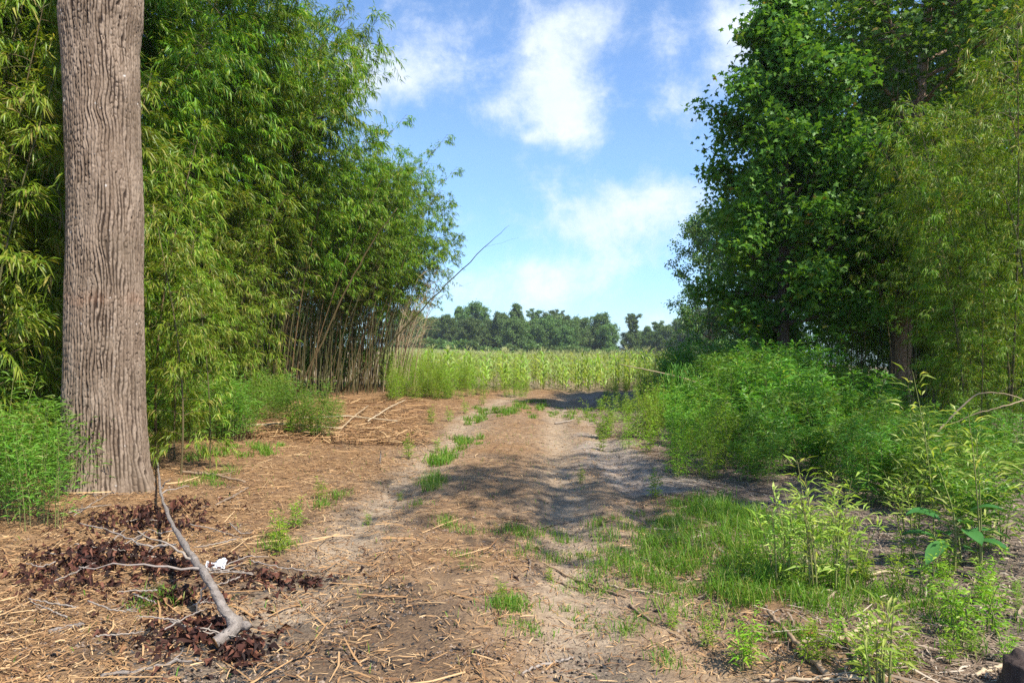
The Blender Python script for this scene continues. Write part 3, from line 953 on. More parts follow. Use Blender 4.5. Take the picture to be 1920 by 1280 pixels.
plant_tree('sweetgum_tree', tree(201, 21, .36, 4.0, 5.6, nl=50, ns=10, ntw=8, nlf=9, S=.21, lean=(1.1, -.3), lo_r=.8, shape='oval', bark=wood_mat('brown_bark', (.20, .125, .08), (.42, .29, .20), (14, 14, 2.2), bump=.9, rnd=False, dist=.03)),
           'tall sweetgum with thick reddish trunk rising from the right bamboo', 9.6, 16.9, 0, (.76, .76, .64))
plant_tree('sweetgum_tree', tree(202, 13.2, .22, 2.2, 3.3, nl=48, ns=10, ntw=8, nlf=9, S=.2, shape='cone', lean=(-.3, 0)),
           'dark sweetgum with thin black trunk and ragged crown beside the sky', 6.45, 16.2, 1.0, .745)
t2 = tree(203, 11, .2, 1.5, 3.4, nl=26, ns=8, ntw=6, nlf=8, S=.2, mat=M_GUM2, star=False)
plant_tree('shade_tree', t2, 'pale green rounded tree behind the dark sweetgum', 12.5, 35, .4, .95)
t3 = tree(204, 15, .25, 1.0, 4.2, nl=36, ns=9, ntw=7, nlf=8, S=.26, mat=M_GUM2, star=False)
LBk = 'broadleaf tree deep in the woods behind the right bamboo grove'
K3 = Kind('shade_tree', t3, 'tree')
for x, y, rz, sc in ((17, 30, 0, 1.05), (19, 25, 1, 1.1), (16.5, 20.5, 2, 1.1), (22, 33, 3, 1.2), (15.5, 40, 4, .8), (17, 14, 5, 1.0), (26, 45, 2.2, 1.2), (14.5, 50, 1.2, .75)):
    K3.place(LBk, 'trees behind the right grove', (x, y, float(hgt(x, y))), rz, sc)

LBl = 'broadleaf tree deep in the woods behind the left bamboo grove'
K4 = Kind('shade_tree', tree(206, 9, .22, .4, 3.6, nl=32, ns=9, ntw=6, nlf=7, S=.26, mat=M_GUM, star=False), 'tree')
for i in range(15):
    y = 12 + i * 1.9; x = -12.5 - (i % 3) * 1.6 - .06 * y
    K4.place(LBl, 'trees behind the left grove', (x, y, float(hgt(x, y))), i * 1.3, .8 + .15 * (i % 3))
# ------------------------------------------------------------------ far tree line beyond the corn
FT = [tree(301, 14, .3, 1.2, 5.0, nl=36, ns=10, ntw=7, nlf=6, S=.42, mat=M_FAR, bark=M_BARK_FAR, star=False, sides=7),
      tree(302, 16, .3, 2.2, 4.4, nl=36, ns=10, ntw=7, nlf=6, S=.42, mat=M_FAR, bark=M_BARK_FAR, star=False, sides=7, shape='cone'),
      tree(303, 11, .28, .6, 5.2, nl=34, ns=10, ntw=7, nlf=6, S=.42, mat=M_FAR, bark=M_BARK_FAR, star=False, sides=7),
      tree(304, 16, .3, 3.0, 3.6, nl=28, ns=9, ntw=7, nlf=6, S=.42, mat=M_FAR, bark=M_BARK_FAR, star=False, sides=7, shape='up')]
FK = [Kind('far_tree', p, 'tree') for p in FT]
FLAB = ['rounded broadleaf tree in the far row beyond the corn', 'tall pointed tree in the far row beyond the corn',
        'low spreading tree in the far row beyond the corn', 'top-heavy open crowned tree in the far row beyond the corn']
# photo column, top row, kind, distance
FAR = [(770, 585, 2, 190), (800, 598, 0, 205), (838, 592, 0, 200), (862, 575, 1, 215), (890, 570, 0, 210), (880, 600, 2, 188), (912, 590, 1, 220),
       (938, 588, 0, 200), (968, 570, 1, 205), (960, 600, 2, 190), (1000, 585, 3, 215), (1025, 590, 0, 205), (1045, 585, 3, 222), (1062, 592, 1, 210),
       (1085, 600, 2, 200), (1100, 598, 3, 215), (1128, 590, 0, 205), (1140, 612, 2, 198), (1010, 612, 2, 195), (1060, 615, 2, 192),
       (1222, 628, 0, 230), (1240, 622, 1, 235), (1258, 618, 0, 225), (1280, 600, 3, 215), (1300, 590, 0, 205), (1320, 580, 0, 195), (1345, 590, 1, 200),
       (1180, 625, 2, 205), (1200, 622, 0, 215), (1215, 612, 1, 208), (1235, 606, 3, 212), (1250, 612, 0, 204), (1268, 600, 1, 215), (1290, 592, 0, 208), (740, 585, 0, 200), (710, 580, 1, 205), (1205, 640, 2, 240), (1375, 585, 0, 190), (1410, 575, 1, 195)]
for i, (px, py, k, Y) in enumerate(FAR):
    x = (px - 960) / FPX * Y
    zb = float(hgt(x, Y)); ztop = EYE + (HOR - py) / FPX * Y
    H = (14, 16, 11, 16)[k]
    s = (ztop - zb) / (H * 1.02)
    FK[k].place(FLAB[k], 'far trees beyond the corn field', (x, Y, zb), i * 1.7, (s * R0.uniform(.85, 1.1), s * R0.uniform(.85, 1.1), s))
for i in range(26):
    px = 735 + i * 15.5 + R0.uniform(-6, 6); Y = R0.uniform(192, 225); x = (px - 960) / FPX * Y; k = int(R0.integers(3)); zb = float(hgt(x, Y))
    s = (EYE + (HOR - R0.uniform(596, 622)) / FPX * Y - zb) / (14, 16, 11)[k]
    FK[k].place(FLAB[k], 'far trees beyond the corn field', (x, Y, zb), i * 2.1, (s * 1.1, s * 1.1, s))
lone = tree(305, 16, .32, 4.0, 2.9, nl=34, ns=9, ntw=7, nlf=6, S=.42, mat=M_FAR, bark=M_BARK_FAR, star=False, sides=7, shape='up', lean=(-.6, 0))
Y = 205; x = (1189 - 960) / FPX * Y; zb = float(hgt(x, Y)); s = (EYE + (HOR - 592) / FPX * Y - zb) / 16.2
plant_tree('far_tree', lone, 'lone slender tree standing apart beyond the corn gap', x, Y, .3, s)
bush = Kind('far_bush', clump(320, 4.2, 3.2, 20, 1500, L=.75, W=.5, mat=M_FAR, spread=1.3, up=.1), 'bush')
for i in range(40):
    px = 745 + i * 16.5 + R0.uniform(-6, 6); Y = R0.uniform(178, 190); x = (px - 960) / FPX * Y
    bush.place('dense bush along the far edge of the corn field', 'bushes beyond the corn field', (x, Y, float(hgt(x, Y))), R0.uniform(0, 6), float(R0.uniform(.6, 1.15)))


# ------------------------------------------------------------------ corn field
def corn_geo(gs, gl, gtas, r, H, x=0., y=0., z=0., low=False):
    k = 4 if low else 7
    nl = 6 if low else 10
    a0 = r.uniform(0, 6.283)
    tubes(gs, np.array([[x, y, z], [x, y, z + H * .5], [x, y, z + H * .92]]), np.array([.013, .011, .005]), 4)
    for i in range(nl):
        zz_ = H * (.12 + .75 * i / nl); a = a0 + math.pi * i + r.normal(0, .35)
        L = H * r.uniform(.38, .52) * (1 - .25 * i / nl); W = r.uniform(.055, .08)
        s = np.linspace(0, 1, k)
        ux, uy = math.cos(a), math.sin(a)
        c = np.stack([x + ux * L * s * .62, y + uy * L * s * .62, z + zz_ + L * (1.15 * s - r.uniform(.6, 1.25) * s ** 2)], -1)
        w = W * .5 * np.sin(math.pi * np.clip(.12 + .88 * s, 0, 1)) ** .7; w[-1] = .002
        sd = np.array([-uy, ux, 0.25])
        v = np.stack([c - sd * w[:, None], c + sd * w[:, None]], 1).reshape(-1, 3)
        o = np.arange(k - 1) * 2
        gl.add(v, None, np.stack([o, o + 1, o + 3, o + 2], -1))
    if gtas is not None:
        for i in range(3 if low else 6):
            a = r.uniform(0, 6.283); e = r.uniform(.9, 1.5); L = r.uniform(.14, .24)
            p = np.array([x, y, z + H * .9]); d = np.array([math.cos(a) * math.cos(e), math.sin(a) * math.cos(e), math.sin(e)])
            tubes(gtas, np.stack([p, p + d * L * .5, p + d * L + [0, 0, -.02]]), np.array([.004, .006, .003]), 3)


CK = []
for i in range(6):
    r = RNG(400 + i); a, b, c = Geo(), Geo(), Geo()
    corn_geo(a, b, c, r, 1.42)
    CK.append(Kind('corn_plant', [('stalk', a.mesh('stalk', M_STEM, True)), ('leaf', b.mesh('leaf', M_CORN, True)), ('tassel', c.mesh('tassel', M_TASSEL))], 'corn'))
R1 = RNG(41)
far_corn = []
rows = np.arange(-90, 110, .76)
cnt = 0
for rx in rows:
    y = 25.4 + R1.uniform(-.3, .7)
    first = True
    while y < 178:
        u = rx / y
        if -.19 < u < .34:
            x = rx + R1.normal(0, .13)
            if y < 29.4 and -3.6 < x < 9.0 and cnt < 290:
                CK[R1.integers(6)].place('green corn plant with arching leaves at the near edge of the field', 'corn plants at the field edge',
                                         (x, y, float(hgt(x, y))), R1.uniform(0, 6.28), float(R1.uniform(.7, 1.15)))
                cnt += 1
            else:
                far_corn.append((x, y))
        y += .30 * R1.uniform(.7, 1.3) * (1 if y < 36 else (1.5 if y < 60 else 2.6))
print('corn', cnt, len(far_corn))
# many corn plants, baked into one mesh from a few low shapes
tmpl = []
for i in range(5):
    r = RNG(430 + i); a, b, c = Geo(), Geo(), Geo()
    corn_geo(a, b, c, r, 1.42, low=True)
    tmpl.append((a.merged(), b.merged(), c.merged()))


o3 = bake(far_corn, tmpl, RNG(44), .8, 1.08)
cf = thing('corn_field', [], 'mass of pale tasselled corn filling the field behind its first rows', 'corn')
cf['kind'] = 'stuff'
for pn, gg, mt in (('stalk', o3[0], M_STEM), ('leaf', o3[1], M_CORN), ('tassel', o3[2], M_TASSEL)):
    put(pn, gg.mesh(pn, mt), cf)['kind'] = 'stuff'

# ------------------------------------------------------------------ undergrowth: bushy young bamboo on the right
WK = [Kind('weed_plant', weed(520 + i, H, Rr, ns, per), 'weed') for i, (H, Rr, ns, per) in enumerate(
    [(1.5, .22, 11, 80), (1.2, .22, 10, 70), (.9, .15, 7, 60), (.5, .06, 4, 40)])]
YK = [Kind('young_bamboo', clump(500 + i, H, Rr, ns, int(nl * 1.5), L=.16, W=.026, mat=(M_YOUNG, M_YOUNG2, M_YOUNG2, M_YOUNG)[i]), 'bamboo clump') for i, (H, Rr, ns, nl) in enumerate(
    [(1.7, 1.0, 16, 1500), (1.45, .9, 14, 1300), (1.2, .8, 12, 1000), (1.9, .9, 14, 1500)])]
LY = 'bushy clump of young green bamboo shoots beside the track on the right'
GY = 'young bamboo clumps right of the track'
# photo points of the front edge of the thicket, then rows behind it
front = [gp(1215, 800), gp(1265, 830), gp(1330, 870), gp(1400, 905), gp(1470, 960), gp(1560, 930), gp(1640, 915)]
fx = [p[0] for p in front[:5]]; fy = [p[1] for p in front[:5]]
pts = []
for i in range(330):
    yy = R0.uniform(6.5, 22)
    xe = np.interp(yy, fy[::-1], fx[::-1]) if yy < fy[0] else np.interp(yy, [fy[0], 18, 22], [fx[0], 4.2, 4.4])
    x = R0.uniform(xe, min(xe + 5.5, .9 * np.interp(yy, REDGE_Y, REDGE_X)))
    if all((x - a) ** 2 + (yy - b) ** 2 > .46 ** 2 for a, b in pts):
        pts.append((x, yy))
for x, yy in pts:
    k = YK[R0.integers(4)]
    xe = np.interp(yy, fy[::-1], fx[::-1]) if yy < fy[0] else 3.9
    edge = sstep(0, 1.2, x - xe)
    k.place(LY, GY, (x, yy, float(hgt(x, yy))), R0.uniform(0, 6.28), float(R0.uniform(.6, 1.1) * (.62 + .45 * edge) * (1 - .5 * float(sstep(.42, .58, x / yy)))))
LF = 'upright green weed standing along the front of the thicket right of the track'
for i in range(44):
    yy = R0.uniform(6.8, 18)
    xe = np.interp(yy, fy[::-1], fx[::-1]) if yy < fy[0] else np.interp(yy, [fy[0], 18, 22], [fx[0], 4.2, 4.4])
    x = xe + R0.normal(-.3, .5)
    WK[R0.choice([0, 1, 2, 3], p=[.12, .25, .33, .3])].place(LF, 'weeds before the right thicket', (x, yy, float(hgt(x, yy))), R0.uniform(0, 6), float(R0.uniform(.6, 1.05)))
print('young', len(pts))
# lush clumps left of the big trunk
LK = [Kind('young_bamboo', clump(510 + i, 1.7, .9, 14, 1500, L=.15, W=.019, mat=M_YOUNG2, spread=.34), 'bamboo clump') for i in range(2)]
LL = 'dense bright green young bamboo clump left of the big trunk'
for px, py, s in ((20, 960, .9), (70, 985, .75), (110, 930, .85), (15, 870, 1.1), (60, 840, 1.2), (100, 880, 1.0), (140, 900, .8), (-40, 960, 1.0), (-60, 900, 1.2), (30, 790, 1.5), (90, 800, 1.3), (175, 905, .5)):
    x, y, z = gp(px, py)
    LK[R0.integers(2)].place(LL, 'young bamboo clumps by the big trunk', (x, y, z), R0.uniform(0, 6.28), s * .85)

LU = 'yellow green young bamboo under the left grove just right of the big trunk'
for i in range(26):
    px = R0.uniform(285, 530); py = R0.uniform(770, 835) - (px - 285) * .06
    x, y, z = gp(px, py)
    LK[i % 2].place(LU, 'young bamboo below the left grove', (x, y, z), R0.uniform(0, 6.28), float(R0.uniform(.4, .85)))
for px, py, sc_ in ((575, 815, .75), (600, 822, .55), (550, 812, .6), (625, 800, .4)):
    x, y, z = gp(px, py)
    LK[0].place('small bushy green plants at the front of the left canes', 'small plants before the left canes', (x, y, z), px, sc_)

# weeds at the edge of the corn and beside the track
LW = 'tall feathery yellow green weed at the edge of the corn field'
for i in range(130):
    left = i < 85
    if left:
        px = 735 + 250 * R0.uniform(0, 1) ** 1.25; py = R0.uniform(722, 752) - (px - 735) * .02
    else:
        px = R0.uniform(1130, 1260); py = R0.uniform(728, 775)
    x, y, z = gp(px, py)
    k = WK[R0.choice([0, 1, 2], p=[.35, .4, .25])]
    k.place(LW, 'weeds along the corn edge', (x, y, z), R0.uniform(0, 6.28), float(R0.uniform(.45, 1.2)) * (1 if left else .35 + .6 * (px - 1130) / 130))
LS = 'small upright green weed sprouting from the dirt track'
for px, py, s in ((765, 860, .9), (808, 795, 1.0), (872, 775, .9), (842, 790, .8), (820, 850, .7), (905, 760, .9), (1215, 850, 1.1), (1222, 835, .8), (1265, 868, 1.3), (1290, 850, 1.2),
                  (1180, 790, 1.0), (1100, 785, .8), (1125, 770, .9), (1085, 795, .5), (1090, 905, .5), (600, 935, .6), (555, 990, .7), (527, 1040, .8), (520, 1010, .6),
                  (1400, 1255, .75), (1330, 1215, .5), (1260, 1180, .4), (1680, 1105, .7), (1740, 1125, .8), (1620, 1090, .6), (1800, 1200, .8), (1860, 1190, .8), (1780, 1170, .7), (690, 985, .35), (560, 800, 1.5), (590, 820, 1.5), (545, 815, 1.1),
                  (940, 1130, .4), (1030, 1090, .3), (750, 940, .3), (1850, 1130, .8), (1700, 1060, .8), (1770, 1080, .8)):
    x, y, z = gp(px, py)
    WK[3].place(LS, 'small weeds on the track', (x, y, z), R0.uniform(0, 6.28), s)

LQ = 'small green weed rising from the grey litter of the shaded right foreground'
for i in range(30):
    px = R0.uniform(1380, 1915); py = R0.uniform(1010, 1270)
    x, y, z = gp(px, py)
    WK[3].place(LQ, 'small weeds of the right foreground', (x, y, z), R0.uniform(0, 6.28), float(R0.uniform(.2, .6)))

# sunlit sprays on the right
BK = [Kind('shoot_plant', clump(540 + i, H, Rr, ns, nl, L=.11, W=.014, mat=M_BRIGHT, spread=.13, up=.6), 'shoots') for i, (H, Rr, ns, nl) in enumerate(
    [(.85, .30, 9, 330), (.62, .22, 6, 200), (.45, .16, 5, 120)])]
for (px, py, k, s, lab) in (
        (1545, 1105, 0, 1.15, 'tallest spray of sunlit yellow green shoots at the edge of the grass'),
        (1470, 1095, 1, 1.15, 'medium sunlit spray of yellow shoots just left of the tallest spray'),
        (1588, 1100, 0, .95, 'sunlit spray of yellow green shoots just right of the tallest spray'),
        (1705, 1000, 1, 1.0, 'lone thin shoots between the sunlit spray and the pokeweed'),
        (1640, 1290, 2, 1.1, 'small yellow shoots at the bottom edge below the red scrap')):
    x, y, z = gp(px, py)
    thing('shoot_plant', BK[k].parts, lab, 'shoots', (x, y, z), px * .1, s)
x, y, z = gp(1885, 1060)
thing('shoot_plant', clump(560, 1.65, 1.0, 9, 620, L=.15, W=.017, mat=M_BRIGHT, spread=.28, up=.5), 'large arching spray of sunlit bamboo shoots at the right edge', 'shoots', (x, y, z), 2.6)
x, y, z = gp(1830, 1015)
YK[2].place('low green bamboo clump behind the large arching spray', None, (x, y, z), 1., .7)
x, y, z = gp(1740, 960)
YK[1].place('green bamboo clump behind the pokeweed and the broken culm', None, (x, y, z), 2., .7)

# pokeweed with broad leaves
r = RNG(600); gs, gb = Geo(), Geo()
for i in range(11):
    a = i * 2.4; e = r.uniform(.0, .7); Ls = r.uniform(.16, .24)
    d = np.array([math.cos(a) * math.cos(e), math.sin(a) * math.cos(e), math.sin(e)])
    p0 = np.array([0, 0, .10 + .02 * i]); p1 = p0 + d * .10
    tubes(gs, np.stack([p0, p1]), np.array([.004, .003]), 4)
    k = 7; s = np.linspace(0, 1, k); c = p1 + d * Ls * s[:, None] - np.array([0, 0, 1]) * (Ls * .5 * s ** 2)[:, None]
    w = .048 * np.sin(math.pi * np.clip(.06 + .93 * s, 0, 1)) ** .8
    sd = np.array([-math.sin(a), math.cos(a), 0.])
    v = np.stack([c - sd * w[:, None] + [0, 0, .012], c, c + sd * w[:, None] + [0, 0, .012]], 1).reshape(-1, 3)
    o = np.arange(k - 1) * 3
    gb.add(v, None, np.concatenate([np.stack([o, o + 1, o + 4, o + 3], -1), np.stack([o + 1, o + 2, o + 5, o + 4], -1)]))
tubes(gs, np.array([[0, 0, 0], [0.01, 0, .2], [0, .01, .36]]), np.array([.009, .007, .004]), 6)
x, y, z = gp(1790, 1070)
thing('pokeweed', [('stem', gs.mesh('stem', M_STEM, True)), ('leaf', gb.mesh('leaf', M_POKE, True))], 'broad leaved plant with large dark green oval leaves near the right edge', 'plant', (x, y, z), .4, 1.15)


# ------------------------------------------------------------------ grass
def blades(g, x, y, h, r, w=.006):
    n = len(x); z = hgt(x, y)
    a = r.uniform(0, 6.283, n); b = r.uniform(0, 6.283, n)
    sx, sy = np.cos(a) * w, np.sin(a) * w
    lx, ly = np.cos(b) * h * (q_ := r.uniform(.15, 1.05, n)), np.sin(b) * h * q_
    P = np.stack([x, y, z], -1); S = np.stack([sx, sy, 0 * sx], -1)
    M = P + np.stack([lx * .35, ly * .35, h * .6], -1); T = P + np.stack([lx, ly, h * (1.08 - .55 * q_ ** 1.5)], -1)
    v = np.stack([P - S, P + S, M - S * .8, M + S * .8, T], 1)
    o = np.arange(n)[:, None] * 5
    g.add(v, np.stack([o + [0, 1, 3], o + [0, 3, 2], o + [2, 3, 4]], 1))


r = RNG(700); gg = Geo()
PATCH = [  # photo column, row, half width, half depth in metres, blades, height
    (1300, 1040, .75, .55, 2600, .15), (1200, 1000, .5, .45, 1100, .11), (1400, 1090, .65, .35, 1900, .16), (1480, 1120, .5, .3, 1500, .14), (1230, 1060, .5, .3, 700, .11),
    (1330, 960, .6, .5, 2200, .15), (1450, 1000, .5, .5, 2000, .18), (1120, 1040, .4, .15, 350, .07), (945, 1000, .45, .12, 420, .09), (835, 985, .14, .14, 160, .10), (815, 905, .16, .5, 420, .14), (835, 865, .16, .8, 420, .15), (870, 830, .25, 1., 520, .14),
    (930, 772, .6, 1.0, 700, .16), (905, 785, .3, .8, 350, .15), (1010, 770, .8, 1.6, 600, .10), (1100, 780, .5, 1.2, 500, .14), (945, 1135, .14, .14, 190, .10), (960, 1140, .1, .1, 100, .09),
    (1000, 1180, .12, .08, 130, .06), (1130, 1160, .25, .15, 220, .06), (1180, 1185, .12, .1, 120, .08), (1090, 1110, .25, .15, 160, .06), (520, 1020, .2, .3, 220, .12), (610, 940, .15, .3, 160, .11), (1480, 1190, .12, .1, 160, .08),
    (1620, 1110, .35, .25, 500, .10), (1700, 1150, .6, .3, 420, .09), (1850, 1170, .5, .3, 380, .10), (395, 900, .25, .5, 420, .16), (450, 850, .5, .8, 500, .18), (290, 1130, .12, .12, 200, .12), (430, 790, .9, 1.0, 900, .25), (1240, 1240, .1, .1, 110, .09),
    (900, 1050, .5, .3, 160, .05), (1000, 760, .9, 1.4, 700, .12), (1150, 1110, .5, .2, 260, .06)]
for px, py, wx, wy_, nb, hh in PATCH:
    x0, y0, _ = gp(px, py)
    nt_ = max(4, nb // 34); nb = int(nb * 1.15)
    cx = x0 + r.normal(0, .55, nt_) * wx; cy_ = y0 + r.normal(0, .55, nt_) * wy_
    k = r.integers(0, nt_, nb); hs = hh * r.uniform(.25, 1.35, nt_)
    blades(gg, cx[k] + r.normal(0, .055, nb), cy_[k] + r.normal(0, .055, nb), hs[k] * r.uniform(.5, 1.1, nb), r, (.0028 if y0 < 9 else .006))
n = 1500
x = r.uniform(-4, 4, n); y = r.uniform(3.2, 14, n)
blades(gg, x, y, r.uniform(.02, .07, n), r, .003)
tag(put('grass', gg.mesh('grass', M_GRASS)), 'low green grass growing in patches on the dirt track', 'grass', None, 'stuff')


# ------------------------------------------------------------------ straw litter, clods and charcoal
def straws(x, y, L, W, r, lift=.012, z0=None):
    n = len(x); a = r.uniform(0, 6.283, n)
    z = (hgt(x, y) if z0 is None else z0) + .006 + lift * r.uniform(0, 1, n)
    d = np.stack([np.cos(a), np.sin(a), r.normal(0, .09, n)], -1); s = np.stack([-np.sin(a), np.cos(a), r.normal(0, .35, n)], -1)
    C = np.stack([x, y, z], -1); bend = s * (r.normal(0, .045, n) * L)[:, None]
    A = C - d * L[:, None] * .5 + bend; B = C + d * L[:, None] * .5 + bend
    w = W[:, None] * .5
    v = np.stack([A - s * w, A + s * w, C - s * w * 1.1 + [0, 0, .004], C + s * w * 1.1 + [0, 0, .004], B - s * w * .6, B + s * w * .6], 1)
    o = np.arange(n)[:, None] * 6
    return v, np.stack([o + [0, 1, 3, 2], o + [2, 3, 5, 4]], 1)


def scatter(n, x0, x1, y0, y1, r, dens):
    x = r.uniform(x0, x1, n); y = y0 * (y1 / y0) ** r.uniform(0, 1, n)
    k = r.uniform(0, 1, n) < dens(x, y)
    return x[k], y[k]


def d_left(x, y):
    sa, bu, fi = zones(x, y)
    edge = sstep(-.3, -2.2, x - .25 * path_x(y) + .6 * fbm(x, y, 12, 2))
    return np.clip(edge * .95 + .42, 0, 1) * (1 - .4 * sa) * (1 - .5 * bu)


def d_right(x, y):
    sa, bu, fi = zones(x, y)
    return np.clip(sstep(.9, 2.4, x - .3 * path_x(y) + .5 * fbm(x, y, 13, 2)), 0, 1) * .9


r = RNG(800)
gL, gR = Geo(), Geo()
x, y = scatter(210000, -9, 1.5, 1.7, 26, r, d_left)
n = len(x); v, q = straws(x, y, r.uniform(.012, .10, n) * (1 + .4 * (r.uniform(0, 1, n) < .08)), r.uniform(.002, .007, n), r, .02); gL.add(v, None, q)
x, y = scatter(3800, -8, 0, 1.7, 26, r, d_left)
n = len(x); v, q = straws(x, y, r.uniform(.15, .5, n), r.uniform(.004, .011, n), r, .035); gL.add(v, None, q)
x, y = scatter(100000, .3, 9, 1.7, 22, r, d_right)
n = len(x); v, q = straws(x, y, r.uniform(.02, .15, n), r.uniform(.002, .008, n), r, .02); gR.add(v, None, q)
x, y = scatter(3200, .5, 9, 1.7, 22, r, d_right)
n = len(x); v, q = straws(x, y, r.uniform(.15, .5, n), r.uniform(.004, .012, n), r, .03); gR.add(v, None, q)
# trampled bamboo straw in front of the left grove
n = 3000
px_ = r.uniform(430, 800, n); py_ = r.uniform(752, 835, n); Yg = EYE * FPX / (py_ - HOR); x = (px_ - 960) / FPX * Yg
v, q = straws(x, Yg, r.uniform(.15, .9, n), r.uniform(.006, .018, n), r, .09); gL.add(v, None, q)
tag(put('straw_litter', gL.mesh('straw_litter', M_STRAW)), 'tan bamboo straw and leaf litter covering the ground on the left', 'litter', None, 'stuff')
tag(put('straw_litter', gR.mesh('straw_litter', M_STRAW_GREY)), 'weathered grey brown straw litter covering the shaded ground on the right', 'litter', None, 'stuff')

OCT = np.array([(1, 0, 0), (-1, 0, 0), (0, 1, 0), (0, -1, 0), (0, 0, 1), (0, 0, -1.)])
OCF = np.array([(0, 2, 4), (2, 1, 4), (1, 3, 4), (3, 0, 4), (2, 0, 5), (1, 2, 5), (3, 1, 5), (0, 3, 5)])


def lumps(x, y, s, r):
    n = len(x)
    v = OCT[None] * s[:, None, None] * r.uniform(.5, 1.3, (n, 6, 1)) * np.array([1, 1, .6]) + r.normal(0, .25, (n, 6, 3)) * s[:, None, None]
    v = v + np.stack([x, y, hgt(x, y) + .3 * s], -1)[:, None]
    return v, OCF[None] + (np.arange(n) * 6)[:, None, None]


g1, g2 = Geo(), Geo()
x, y = scatter(26000, -4, 1.5, 3.0, 6.5, r, lambda x, y: zones(x, y)[1] * .9)
g1.add(*lumps(x, y, .003 + .016 * r.uniform(0, 1, len(x)) ** 3, r))
tag(put('charcoal_debris', g1.mesh('charcoal_debris', M_CHAR)), 'black charcoal crumbs scattered over the burnt patch of track', 'charcoal', None, 'stuff')
x, y = scatter(60000, -4, 4, 3.0, 22, r, lambda x, y: .9 + 0 * x)
g2.add(*lumps(x, y, .002 + .013 * r.uniform(0, 1, len(x)) ** 4, r))
x, y = scatter(45000, -3.2, 3.2, 3.0, 6.5, r, lambda x, y: .9 + 0 * x)
g2.add(*lumps(x, y, .0025 + .009 * r.uniform(0, 1, len(x)) ** 3, r))
tag(put('soil_rubble', g2.mesh('soil_rubble', M_CLOD)), 'small brown clods and crumbs of soil lying over the track', 'soil', None, 'stuff')

# dead red brown leaves heaped about the trunk and the fallen branch
g3 = Geo()
for px, py, sx, sy, hh, nn in ((265, 985, .45, .35, .16, 2600), (200, 1060, .50, .28, .16, 3000), (300, 1075, .30, .2, .12, 1300), (130, 1090, .32, .2, .08, 900), (370, 1190, .28, .20, .08, 1500), (465, 1230, .13, .12, .09, 600),
                             (490, 1090, .3, .12, .05, 700), (570, 1095, .2, .1, .04, 300), (330, 1130, .25, .12, .08, 800), (340, 960, .25, .25, .14, 800), (420, 1060, .25, .15, .06, 500)):
    x0, y0, _ = gp(px, py)
    nn = int(nn * .30); x = x0 + r.standard_t(3, nn) * .62 * sx; y = y0 + r.standard_t(3, nn) * .62 * sy
    kk = vnoise(x * 7, y * 7, 55) > -.12 + .3 * r.normal(0, 1, nn); x = x[kk]; y = y[kk]; nn = len(x)
    f = np.exp(-(((x - x0) / sx) ** 2 + ((y - y0) / sy) ** 2))
    z = hgt(x, y) + .012 + hh * f * r.uniform(0, 1, nn) ** .7
    leaves(g3, np.stack([x, y, z], -1), rand_unit(r, nn) * [1, 1, .8], r.uniform(.035, .10, nn), r.uniform(.02, .05, nn), r, droop=.5, fold=1.1, roll=1.2)
tag(put('dead_leaves', g3.mesh('dead_leaves', M_DEADLEAF)), 'curled dark red brown dead leaves heaped below the big trunk', 'leaves', None, 'stuff')


# ------------------------------------------------------------------ fallen branch, sticks, twigs, culms
def wiggle(pts, n, r, amp):
    pts = np.array(pts, float); t = np.linspace(0, 1, len(pts)); s = np.linspace(0, 1, n)
    # smooth through control points
    out = np.stack([np.interp(s, t, pts[:, i]) for i in range(3)], -1)
    for _ in range(2):
        out[1:-1] = .25 * out[:-2] + .5 * out[1:-1] + .25 * out[2:]
    out[1:-1] += r.normal(0, amp, (n - 2, 3))
    return out


r = RNG(900)
ctrl = []
for px, py, lift in ((295, 852, .08), (300, 925, .16), (318, 985, .26), (352, 1058, .30), (392, 1118, .26), (420, 1165, .16), (445, 1186, .09)):
    x, y, z = gp(px, py + lift * 190)
    ctrl.append((x, y, z + lift))
ctrl = np.array(ctrl); base = ctrl[-1] * [1, 1, 0] + [0, 0, hgt(ctrl[-1, 0], ctrl[-1, 1])]
pth = wiggle(ctrl - base, 40, r, .003)
s = np.linspace(0, 1, 40)
rb = .008 + .020 * s ** .8 + .004 * r.uniform(-1, 1, 40) * (s > .2); rb[-4:] *= [1.15, 1.4, 1.6, 1.35]
gb = Geo(); tubes(gb, pth, rb, 12)
end = pth[-1]
stub = wiggle([end + [-.01, .0, .01], end + [.0, -.05, 0], end + [-.03, -.11, -.02], end + [-.06, -.15, -.03]], 10, r, .002)
tubes(gb, stub, np.linspace(.035, .034, 10), 12)
stub2 = wiggle([end, end + [.04, .0, .01], end + [.075, -.02, .0]], 8, r, .002)
tubes(gb, stub2, np.linspace(.032, .022, 8), 10, cap=True)
gcut = Geo()
c0 = stub[-1]; dirn = unit(stub[-1] - stub[-2]); tubes(gcut, np.stack([c0 - dirn * .004, c0 + dirn * .002]), np.array([.0325, .031]), 14, cap=True)
M_CUT = wood_mat('rotten_cut', (.10, .05, .02), (.48, .25, .08), (45, 45, 45), bump=.6, rnd=False)
fb = thing('fallen_branch', [('bough', gb.mesh('bough', M_GREYWOOD, True)), ('cut_end', gcut.mesh('cut_end', M_CUT))],
           'crooked grey fallen branch with broken orange butt lying before the big trunk', 'branch', tuple(base))
for i0_, dv in ((6, (.12, -.02, .10)), (7, (.22, .12, .05)), (24, (-.75, -.02, .02)), (26, (-.10, .03, -.22)), (22, (-.5, .25, .12))):
    p = pth[i0_]; dv = np.array(dv)
    gtw = Geo(); tubes(gtw, wiggle([p, p + dv * .4 + [0, 0, .02], p + dv], 10, r, .006), np.linspace(.009, .003, 10), 6)
    put('side_twig', gtw.mesh('side_twig', M_TWIG, True), fb)


